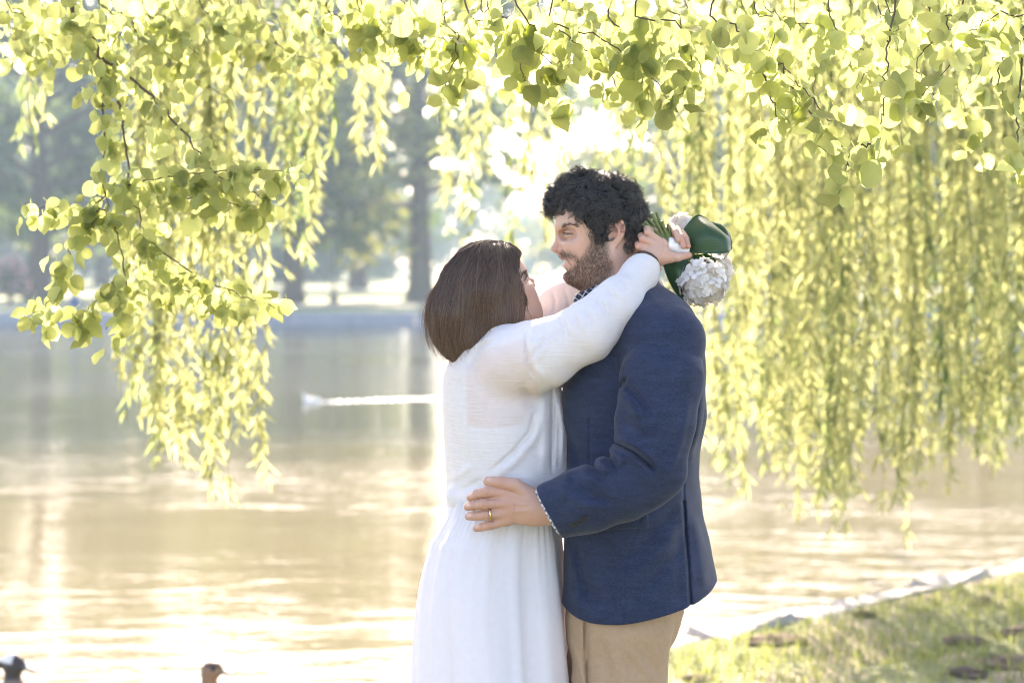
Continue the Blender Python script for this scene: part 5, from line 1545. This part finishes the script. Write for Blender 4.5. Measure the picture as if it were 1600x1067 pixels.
wh2t = hand_tint(wh2v, HANDW, (0.62, 0.24, 0.17), [(1066, 374, 7, .45), (1069, 384, 7, .45), (1075, 384, 7, .45), (1083, 381, 7, .5)])
cwv, cwf = coarse_body([[((785, 900, -50), 42), ((780, 1250, -50), 36), ((775, 1560, -50), 22), ((815, 1588, -50), 18)], [((785, 900, 55), 42), ((790, 1250, 55), 36), ((790, 1560, 55), 22), ((830, 1588, 55), 18)]],
                       [(545, 780, 40, 60, 6), (580, 785, 60, 85, 6), (660, 788, 68, 90, 6), (770, 788, 62, 84, 6), (900, 785, 80, 100, 6), (940, 785, 70, 95, 6)], math.radians(24),
                       [[((808, 562, -90), 26), ((915, 518, -128), 16), ((1000, 426, -78), 11)], [((830, 515, 95), 24), ((895, 470, 110), 14), ((1020, 388, 10), 11)]])
BV = np.vstack([wv, whv, wh2v, cwv]); o1, o2, o3 = len(wv), len(wv) + len(whv), len(wv) + len(whv) + len(wh2v)
BF = np.vstack([wf, whf + o1, wh2f + o2, cwf + o3]); BT = np.vstack([wt, wht, wh2t, np.tile(SKIN_W, (len(cwv), 1))])
link('body', mesh_np('body', BV, BF, M['skin'], True, {'tint': BT}), parent=woman)
WBROW = np.array([(875, 357), (880, 352.5), (888, 350), (898, 353), (897, 355), (888, 353), (880, 356)], float)
short_hairs('eyebrows', wv, wf, WBROW, HW, FW, 500, lambda u, v, c, k, r: np.tile(-Ff, (k, 1)) + r.normal(0, 0.2, (k, 3)), (4, 6), 0.25, M['hair_brown'], 16, 1.2, 0.1, woman)
short_hairs('eyelashes', wv, wf, LASH, HW, FW, 160, lambda u, v, c, k, r: np.tile(Ff, (k, 1)) + r.normal(0, 0.2, (k, 3)), (4, 6), 0.25, M['hair_dark'], 17, 0.8, 0.1, woman)

# ---- her hair: combed strands over a bob-shaped mass
FHH = fld(645, 360, -110, 850, 590, 120, 0.0026)
for (u, v, c), r_, k in (((936, 340, 0), (72, 71, 66), 0), ((960, 350, 0), (52, 56, 60), 14), ((906, 347, 0), (49, 50, 57), 16)):
    FHH.ell(HW.p(u, v, c), np.array(r_) * HW.k, k * PX, rot=HW.B)
FHH.cone(J(737, 458, 2), J(716, 492, 0), 47 * PX, 42 * PX, 16 * PX)
FHH.chain([J(716, 492, 0), J(713, 522, -4), J(712, 548, -10)], [42 * PX, 31 * PX, 12 * PX], 14 * PX)
FHH.cone(J(770, 462, -28), J(782, 492, -36), 46 * PX, 32 * PX, 16 * PX)
FHH.cone(J(735, 500, -20), J(742, 522, -28), 40 * PX, 26 * PX, 16 * PX)
FHH.cone(J(780, 460, 40), J(790, 495, 46), 40 * PX, 26 * PX, 16 * PX)
# keep the face free
Xh, Yh, Zh = FHH.xyz((slice(None),) * 3)
du = ((Xh - HW.O[0]) * HW.B[0, 0] + (Yh - HW.O[1]) * HW.B[0, 1] + (Zh - HW.O[2]) * HW.B[0, 2]) / HW.k + 933
dv = ((Xh - HW.O[0]) * HW.B[1, 0] + (Yh - HW.O[1]) * HW.B[1, 1] + (Zh - HW.O[2]) * HW.B[1, 2]) / HW.k + 345
FACE = np.array([(800, 322), (876, 322), (900, 330), (912, 348), (917, 372), (917, 400), (912, 440), (905, 470), (800, 480)], float)
FHH.put((slice(None),) * 3, (poly_sd(du, dv, FACE) * HW.k).astype(np.float32), 0.008, 'cut')
FHH.ripple(0.0022, 0.035, 9, 10, 0.15)
av2, af2 = FHH.mesh()
M['hair_cap_brown'] = simple_mat('brown_hair_mass', (0.012, 0.008, 0.006), (0.03, 0.018, 0.012), 200, 0.95, 0.9, 0.003, (3, 3, 0.3), spec=0.05)
bob = link('hair', mesh_np('hair', av2, af2, M['hair_cap_brown']), parent=woman)
def comb(n, seed, steps, step, off, wob, rad, part, jitter=0.15, stop=(540, 14)):
    r = np.random.default_rng(seed)
    # roots along the parting and crown
    a = np.sort(r.random(n))
    root = np.array([J(u, v, w) for u, v, w in zip(part[0](a) , part[1](a), part[2](a, r))])
    P = [root]
    p = root.copy(); lock = (a * 110 + r.normal(0, 0.6, n)).astype(int) % 160; rg_ = np.random.default_rng(seed + 1)
    offv = (r.uniform(*off, n) * 0.55 + rg_.uniform(-2.0, 3.5, 160)[lock]) * PX
    rl = rg_.normal(0, wob, (160, 3))
    per = rl[lock] + r.normal(0, jitter, (n, 3)) * wob * 2
    for k in range(steps):
        for _ in range(2):
            g = FHH.grad(p); p = p - g * (FHH.sample(p) - offv)[:, None] * 0.7
        P.append(p.copy())
        g = FHH.grad(p)
        d = np.tile([-0.05, 0.0, -1.0], (n, 1)) + per
        # near the crown the hair first runs away from the parting
        d = d + (p - root) * 4.0
        d -= g * (d * g).sum(1, keepdims=True) * 0.9
        d /= np.linalg.norm(d, axis=1, keepdims=True) + 1e-9
        p = p + d * step * PX
    P = np.stack(P[1:], 1)
    return P
def truncate(P, r, end_v, sd):
    """shorten strands to end near a given height by resampling"""
    n, m, _ = P.shape
    u, v = uv_of(P.reshape(-1, 3)); v = v.reshape(n, m); u = u.reshape(n, m)
    tgt = end_v(u[:, m // 2]) + r.normal(0, sd * 0.5, n) + np.repeat(r.normal(-2, sd * 1.1, n // 14 + 1), 14)[:n]
    cut = np.argmax(v > tgt[:, None], axis=1); cut = np.where(cut < 3, m - 1, cut)
    t = np.linspace(0, 1, 18)
    s = cut[:, None] * t[None]; i0 = np.floor(s).astype(int); i1 = np.minimum(i0 + 1, m - 1); fr = (s - i0)[..., None]
    k = np.arange(n)[:, None]
    return P[k, i0] * (1 - fr) + P[k, i1] * fr
r2 = np.random.default_rng(77)
endv = lambda u: np.interp(u, [665, 690, 715, 740, 770, 800, 825], [528, 550, 566, 548, 528, 518, 512])
SP = []
# a curved parting from the brow back over the crown, hair falling to both sides; plus the crown whorl
for seed, (pu, pv, pw), n in ((1, (lambda a: 808 - 60 * a, lambda a: 402 - 26 * np.sin(a * 2.2), lambda a, r: r.normal(14, 6, len(a))), 4200),
                              (2, (lambda a: 790 - 75 * a, lambda a: 388 + 14 * a * a, lambda a, r: r.normal(-8, 22, len(a))), 4200),
                              (3, (lambda a: 720 - 40 * a, lambda a: 408 + 46 * a, lambda a, r: r.uniform(-45, 45, len(a))), 2600),
                              (4, (lambda a: 812 - 4 * a, lambda a: 408 + 26 * a, lambda a, r: r.uniform(-50, -14, len(a))), 1600)):
    P = comb(n, seed, 62, 3.4, (0.2, 4.5), 0.14, 0.3, (pu, pv, pw))
    SP.append(truncate(P, r2, endv, 10))
SP = np.concatenate(SP)
n, m, _ = SP.shape
SP += r2.normal(0, 0.5 * PX, (n, 1, 3)) + np.cumsum(r2.normal(0, 0.16 * PX, (n, m, 3)), axis=1)
tt_ = np.linspace(0, 1, m); lockv = np.repeat(r2.random(n // 20 + 1), 20)[:n]
V, F, A = strips(SP, np.linspace(0.60, 0.34, m) * PX, r2.random(n))
A = np.clip(0.26 * A * A + 0.40 * np.repeat(lockv ** 2, m * 3) + np.tile(np.repeat(0.45 * tt_ ** 2, 3), n), 0, 1)
# flyaway hairs at the back catch the light
fly = SP[r2.choice(n, 900)]
t = np.linspace(0, 1, m)
fly = fly + (r2.normal(0, 1, (900, 1, 3)) * np.array([1, 1, 0.5]) + np.array([-0.6, 0, 0])) * (t ** 2 * 9 * PX)[None, :, None]
V2, F2, A2 = strips(fly, np.full(m, 0.20 * PX), r2.random(900))
tag(link('strands', mesh_np('strands', np.vstack([V, V2]), np.vstack([F, F2 + len(V)]), M['hair_brown'], True, {'rnd': np.concatenate([A, A2])}), parent=bob), kind='stuff')

# ---- knit top
FK = fld(670, 380, -185, 1045, 825, 175, 0.0030)
rows = [(520, 775, 34, 62), (545, 776, 62, 92), (580, 781, 82, 108), (640, 788, 90, 116), (700, 793, 91, 116), (750, 794, 90, 113), (785, 789, 86, 108), (800, 788, 82, 104)]
FK.zloft([J(0, r[0])[2] for r in rows], [J(r[1], r[0])[0] for r in rows], [DIST + 6 * PX] * len(rows), [r[2] * PX for r in rows], [r[3] * PX for r in rows], math.radians(25), 2.25)
FK.cone(J(775, 535, 6), J(778, 560, 6), 38 * PX, 60 * PX, 20 * PX)
FK.cone(J(785, 545, -30), J(808, 560, -84), 36 * PX, 46 * PX, 30 * PX)
FK.chain([J(808, 562, -86), J(850, 553, -118), J(917, 518, -130), J(965, 474, -115), J(1000, 429, -80), J(1011, 407, -68)], [r * PX for r in (47, 47, 40, 33, 23, 18)], 26 * PX)
FK.chain([J(800, 535, 60), J(838, 505, 108), J(885, 472, 112), J(940, 455, 98), J(1000, 420, 50)], [r * PX for r in (44, 38, 31, 28, 22)], 26 * PX)
wa, wb = J(1010, 409, -68), J(1000, 430, -80)
FK.cut_plane(wa, wa - wb, J(985, 430, -110), J(1050, 385, -30), k=0.002)
FK.cone(J(1002, 424, -77), J(1025, 383, -55), 15.5 * PX, 15.5 * PX, 0, 'cut')
# blouse sag over the waist, and drape folds
FK.cone(J(712, 775, -20), J(760, 786, -92), 14 * PX, 13 * PX, 14 * PX)
FK.fold([(836, 640), (828, 675), (800, 708), (764, 738)], 3.4, -4.5, 0)
FK.fold([(848, 640), (838, 682), (806, 720), (772, 748)], 6, 3.0, 0)
FK.fold([(823, 512), (822, 540), (824, 568), (843, 600)], 3.2, -4.0, 0)
FK.fold([(832, 515), (831, 545), (834, 566), (852, 598)], 4.5, 2.5, 0)
FK.fold([(855, 522), (840, 545), (826, 568)], 4, -3.2, 0)
FK.fold([(864, 522), (852, 545), (838, 566)], 4, 2.5, 0)
FK.fold([(772, 528), (748, 545), (730, 575)], 4, -3.5, 0)
FK.fold([(765, 524), (735, 545), (716, 580)], 4, 2.5, 0)
FK.fold([(724, 570), (722, 620), (726, 668)], 4, -1.6, 0)
FK.fold([(863, 596), (864, 660), (862, 742)], 3.0, -5.5, 0)
FK.fold([(872, 610), (880, 670), (878, 735)], 4.5, 3.5, 20)
FK.fold([(850, 610), (852, 680), (848, 740)], 7, 3.0, 0)
FK.fold([(740, 725), (720, 740), (700, 748)], 6, 2.5, 0)
FK.fold([(760, 745), (725, 765), (700, 768)], 5, -2.5, 0)
FK.fold([(835, 560), (820, 600), (830, 640)], 9, -2.5, 0)
FK.fold([(728, 667), (765, 670), (808, 666)], 1.8, -0.8, 0)
# wrinkles on the outstretched sleeve
for a in ([(872, 494), (882, 510), (886, 530)], [(892, 488), (902, 505), (904, 522)], [(912, 480), (922, 496), (924, 512)], [(930, 466), (942, 480), (946, 496)], [(948, 448), (960, 462), (966, 476)], [(966, 432), (978, 444), (984, 456)]):
    FK.fold(a, 3.2, -2.6, 0); FK.fold([(p[0] + 8, p[1] - 3) for p in a], 4, 2.0, 0)
for a in ([(862, 452), (868, 470), (866, 492)], [(880, 448), (888, 466), (888, 486)]):
    FK.fold(a, 3, -2.5, 200)
FK.ripple(0.0009, 0.06, 33, 9)
kv, kf = FK.mesh()
ku, kvv = uv_of(kv)
# skin shows faintly through the sheer knit above the camisole, the camisole below stays white
through = soft(poly_sd(ku, kvv, np.array([(728, 575), (760, 545), (820, 530), (838, 580), (842, 620), (812, 664), (765, 668), (730, 664)], float)), 3.0)
arm = soft(poly_sd(ku, kvv, np.array([(838, 520), (900, 488), (1020, 390), (1030, 410), (960, 530), (880, 590), (842, 600)], float)), 12.0)
kt = 1 - (np.clip(0.9 * through + 0.25 * arm, 0, 1)[:, None]) * np.array([0.03, 0.13, 0.16])
knit = link('knit_top', mesh_np('knit_top', kv, kf, M['knit'], True, {'tint': kt}), parent=woman)
# ---- bracelet
ring('bracelet', J(1008, 409, -70) * 0.35 + J(1013.5, 400.5, -65) * 0.65, J(1013, 403, -65) - J(1000, 430, -80), 16.5 * PX, 1.9 * PX, M['leather'], woman)

# ---- skirt: gathered cloth, closed ring of folds from waist to floor
def skirt():
    r = np.random.default_rng(4)
    nt_, nz = 420, 120
    th = np.linspace(0, 2 * math.pi, nt_, endpoint=False)
    vs_ = np.concatenate([np.linspace(772, 840, 36), np.linspace(842, 1590, nz - 36)])
    cu_ = np.interp(vs_, [772, 800, 850, 900, 960, 1067, 1590], [786, 786, 775, 771, 769, 769, 775])
    hw = np.interp(vs_, [772, 800, 850, 900, 960, 1067, 1590], [78, 84, 101, 110, 116, 121, 150])
    hd = np.interp(vs_, [772, 800, 850, 900, 960, 1067, 1590], [99, 104, 114, 122, 128, 136, 165])
    ker = np.ones(9) / 9
    sm = lambda q: np.convolve(np.pad(q, 4, mode='edge'), ker, mode='valid')
    cu_, hw, hd = sm(cu_), sm(hw), sm(hd)
    amp = np.interp(vs_, [772, 790, 830, 900, 1067, 1590], [1.0, 2.2, 5.5, 9.0, 12.0, 18])
    comps = [(int(k), r.uniform(0, 6.28), r.uniform(0.4, 1.0)) for k in (6, 8, 11, 14, 17, 5)]
    fine = [(int(k), r.uniform(0, 6.28), r.uniform(0.5, 1.0)) for k in (47, 58, 66)]
    V = np.zeros((nz, nt_, 3))
    for i, v in enumerate(vs_):
        drift = (v - 780) * 0.0006
        f = sum(w * np.sin(k * (th + drift * math.sin(p * 3)) + p + 0.3 * math.sin(v * 0.01 + p)) for k, p, w in comps) / 2.2
        f = np.sign(f) * np.abs(f) ** 0.8
        g = sum(w * np.sin(k * th + p) for k, p, w in fine) / 1.6 * np.exp(-(v - 780) / 42.0)
        o = amp[i] * f * 0.8 + 1.8 * g
        cth, sth = np.cos(th), np.sin(th)
        R = (np.abs(cth) ** 2.3 + np.abs(sth) ** 2.3) ** (-1 / 2.3)
        z = J(0, v)[2]
        V[i, :, 0] = J(cu_[i], v)[0] + (hw[i] * R + o) * cth * PX
        V[i, :, 1] = DIST + 6 * PX + (hd[i] * R + o) * sth * PX
        V[i, :, 2] = max(z, 0.02)
    idx = np.arange(nz - 1)[:, None] * nt_; j = np.arange(nt_)[None]; k = (j + 1) % nt_
    F = np.stack([idx + j, idx + nt_ + j, idx + nt_ + k, idx + k], -1).reshape(-1, 4)
    return V.reshape(-1, 3), F
sv2, sf2 = skirt()
link('skirt', mesh_np('skirt', sv2, sf2, M['skirt']), parent=woman)
def wshoe(u, w):
    x0 = J(u, 0)[0]; y0 = DIST + w * PX
    F = Field((x0 - 0.10, y0 - 0.07, -0.03), (x0 + 0.22, y0 + 0.07, 0.12), 0.006)
    F.cone((x0 - 0.03, y0, 0.035), (x0 + 0.12, y0, 0.025), 0.036, 0.036, 0, flat=((0, 0, 1), 0.8)); F.ell((x0 + 0.14, y0, 0.022), (0.05, 0.036, 0.025), 0.02); F.cut_plane((0, 0, 0.002), (0, 0, -1))
    V, Fc = F.mesh(); link('shoe', mesh_np('shoe', V, Fc, M['leather']), parent=woman)
wshoe(790, -50); wshoe(800, 55)

# ---------------------------------------------------------------- BOUQUET in her hands
bq = J(1056, 388, -30)
bouquet = empty('bouquet', bq, 'bouquet of white hydrangeas and broad green leaves with bare stems and white ribbon', 'bouquet')
M['stem'] = simple_mat('green_stem', (0.09, 0.12, 0.03), (0.17, 0.20, 0.06), 120, 0.55, 0.2, 0.001)
M['stem_cut'] = simple_mat('cut_stem', (0.35, 0.36, 0.18), (0.45, 0.45, 0.25), 200, 0.7, 0.2, 0.001)
M['ribbon'] = simple_mat('satin_ribbon', (0.78, 0.74, 0.70), (0.86, 0.83, 0.80), 20, 0.35, 0.1, 0.001)
def bleaf_mat(name):
    m, nt, out = material(name)
    at_ = nd(nt, 'ShaderNodeAttribute', attribute_name='rnd').outputs['Fac']
    w = nd(nt, 'ShaderNodeMath', {0: nd(nt, 'ShaderNodeMath', {0: at_, 1: 95.0}, operation='MULTIPLY').outputs[0]}, operation='SINE').outputs[0]
    c = mixc(nt, nd(nt, 'ShaderNodeMapRange', {0: w, 1: -1.0, 2: 1.0, 3: 0.0, 4: 1.0}).outputs[0], (0.012, 0.050, 0.012), (0.020, 0.075, 0.018))
    p = nd(nt, 'ShaderNodeBsdfPrincipled', {'Base Color': c, 'Roughness': 0.36, 'Normal': bump(nt, w, 0.12, 0.0006)})
    t = nd(nt, 'ShaderNodeBsdfTranslucent', {'Color': (0.06, 0.20, 0.02, 1)})
    mx = nd(nt, 'ShaderNodeMixShader', {0: 0.18, 1: p.outputs[0], 2: t.outputs[0]})
    nt.links.new(mx.outputs[0], out.inputs[0]); return m
M['broad_leaf'] = bleaf_mat('broad_leaf')
M['petal'] = leaf_mat('hydrangea_petal', (0.82, 0.78, 0.73), (0.80, 0.74, 0.64), 0.12, 0.36, 0.55, dark=(0.76, 0.70, 0.62))
rb = np.random.default_rng(8)
ends = [(1003, 350), (1007, 346), (1006, 356), (1012, 341), (1013, 352), (1010, 360), (1018, 333), (1021, 343), (1016, 347), (1025, 332), (1028, 340), (1023, 352), (1031, 350), (1043, 350), (1016, 360), (1034, 345)]
for k, (u, v) in enumerate(ends):
    w0 = rb.uniform(-52, -28)
    A = J(u, v, w0); B = J(1050 + rb.uniform(-6, 6), 384 + rb.uniform(-6, 6), -38 + rb.uniform(-6, 6)); C = J(1085 + rb.uniform(-12, 12), 408 + rb.uniform(-14, 14), -25)
    P = spline([A, A * 0.5 + B * 0.5 + rb.normal(0, 0.8 * PX, 3), B, C], 14)
    acc = Acc(); v_, f_ = tube(P, np.full(14, rb.uniform(2.0, 2.8) * PX), 7); acc.add(v_, f_)
    st = link('stem', acc.mesh('stem', M['stem']), parent=bouquet)
# ribbon wrap
FRb = fld(1025, 355, -75, 1090, 420, 0, 0.0012)
FRb.cone(J(1047, 383, -40), J(1072, 393, -34), 12.5 * PX, 10.5 * PX)
FRb.cut_plane(J(1041, 380.5, -40), J(1041, 380.5, -40) - J(1072, 393, -34), k=0.002); FRb.cut_plane(J(1074, 394, -34), J(1072, 393, -34) - J(1047, 383, -40), k=0.002)
for q in range(4): FRb.fold([(1046 + q * 7, 398 - q * 0.5), (1050 + q * 7, 372 + q)], 1.0, -0.4, None, taper=False)
rv_, rf_ = FRb.mesh(); link('ribbon', mesh_np('ribbon', rv_, rf_, M['ribbon']), parent=bouquet)
def sheet_leaf(name, rows, n=16, thick=0.0008):
    """a curved leaf given as rows of photo points with depth, smoothed both ways"""
    R = np.array([spline([J(*p) for p in row], n) for row in rows])
    G = np.array([spline(R[:, j], 22) for j in range(n)])          # n x 22 x 3
    N = np.cross(np.gradient(G, axis=0), np.gradient(G, axis=1)); N /= np.linalg.norm(N, axis=2, keepdims=True) + 1e-12
    a, b = G.shape[:2]
    V = np.concatenate([(G + N * thick).reshape(-1, 3), (G - N * thick).reshape(-1, 3)])
    i = np.arange(a - 1)[:, None] * b + np.arange(b - 1)[None]
    q = np.stack([i, i + 1, i + b + 1, i + b], -1).reshape(-1, 4)
    o = a * b
    ring_ = np.concatenate([np.arange(b), np.arange(1, a) * b + b - 1, np.arange(b - 2, -1, -1) + (a - 1) * b, np.arange(a - 2, 0, -1) * b])
    rn = np.roll(ring_, -1)
    side = np.stack([ring_, ring_ + o, rn + o, rn], -1)
    val = np.tile(np.repeat(np.linspace(0, 1, a), b), 2)
    return link(name, mesh_np(name, V, [np.vstack([q[:, ::-1], q + o, side])], M['broad_leaf'], True, {'rnd': val}), parent=bouquet)
# upper leaf folded over on itself, second fold behind, lower leaf under the hand
sheet_leaf('leaf', [[(1064, 364, -18), (1070, 380, -28), (1076, 394, -30)], [(1076, 348, -14), (1086, 372, -40), (1092, 396, -44)], [(1090, 336, -10), (1108, 362, -52), (1116, 396, -56)], [(1106, 343, -4), (1128, 366, -50), (1136, 395, -56)], [(1120, 358, 8), (1142, 374, -30), (1143, 390, -34)]])
sheet_leaf('leaf', [[(1096, 340, 6), (1112, 352, 0), (1118, 372, -4)], [(1108, 346, 10), (1122, 352, 4), (1130, 372, -2)], [(1120, 348, 14), (1132, 356, 8), (1140, 376, 0)], [(1126, 350, 20), (1140, 366, 14), (1144, 388, 4)]])
sheet_leaf('leaf', [[(1143, 389, -34), (1130, 404, -30), (1112, 402, -20)], [(1140, 380, -20), (1128, 396, -12), (1110, 396, -6)], [(1134, 376, 0), (1122, 388, 4), (1106, 390, 6)]])
sheet_leaf('leaf', [[(1036, 414, -32), (1052, 408, -40), (1072, 402, -36)], [(1042, 432, -34), (1060, 426, -48), (1082, 420, -40)], [(1052, 452, -30), (1066, 446, -46), (1086, 440, -36)], [(1066, 472, -24), (1074, 464, -34), (1084, 456, -28)]])
sheet_leaf('leaf', [[(1070, 392, -20), (1086, 398, -30), (1104, 396, -30)], [(1074, 402, -24), (1092, 406, -36), (1116, 404, -34)], [(1080, 412, -20), (1098, 414, -30), (1122, 412, -26)]])
def hydrangea(c, rad, nflo, seed, label_part=None, squash=(1, 1, 1), petal=9.0):
    r = np.random.default_rng(seed)
    k = np.arange(nflo) + 0.5
    ph = np.arccos(1 - 2 * k / nflo); th = math.pi * (1 + 5 ** 0.5) * k
    D = np.stack([np.cos(th) * np.sin(ph), np.sin(th) * np.sin(ph), np.cos(ph)], -1) + r.normal(0, 0.08, (nflo, 3))
    D /= np.linalg.norm(D, axis=1, keepdims=True)
    head = Acc()
    F_ = Field(c - rad * PX * 1.2, c + rad * PX * 1.2, 0.003); F_.ell(c, np.array(squash) * rad * PX * 0.86); cv_, cf_ = F_.mesh(); head.add(cv_, cf_, 0.2)
    base = np.array([[0, 0, 0], [0.34, 0.40, 0.10], [0.78, 0.44, 0.16], [1.02, 0.0, 0.10], [0.78, -0.44, 0.16], [0.34, -0.40, 0.10], [0.55, 0, 0.02]])
    fc = np.array([[0, 6, 1], [1, 6, 2], [2, 6, 3], [3, 6, 4], [4, 6, 5], [5, 6, 0]])
    for d in D:
        pos = c + d * np.array(squash) * rad * PX * r.uniform(0.86, 1.08)
        d2 = d + r.normal(0, 0.25, 3); d2 /= np.linalg.norm(d2)
        a = np.cross(d2, r.normal(size=3)); a /= np.linalg.norm(a); b = np.cross(d2, a)
        s = petal * PX * r.uniform(0.8, 1.2); val = r.random()
        for q in range(4):
            an = q * math.pi / 2 + r.normal(0, 0.12)
            x = math.cos(an) * a + math.sin(an) * b; y = -math.sin(an) * a + math.cos(an) * b
            Rm = np.stack([x, y, d2], -1)
            bb = base.copy(); bb[:, 2] += r.normal(0, 0.08) + bb[:, 0] ** 2 * r.normal(-0.08, 0.18)
            head.add(pos + (bb @ Rm.T) * s, fc, np.clip(val + r.normal(0, 0.15), 0, 1))
        cc_ = pos + d2 * s * 0.12
        head.add(cc_ + np.array([a, b, -a, -b, d2]) * s * 0.14, np.array([[0, 1, 4], [1, 2, 4], [2, 3, 4], [3, 0, 4]]), 0.0)
    o = link('flower_head', head.mesh('flower_head', M['petal']), parent=bouquet)
    return o
hydrangea(J(1098, 441, -42), 36, 110, 1, squash=(1.02, 0.95, 0.98), petal=10)
hydrangea(J(1118, 420, 2), 26, 60, 2, petal=9)
hydrangea(J(1064, 352, 22), 18, 40, 3, petal=8)
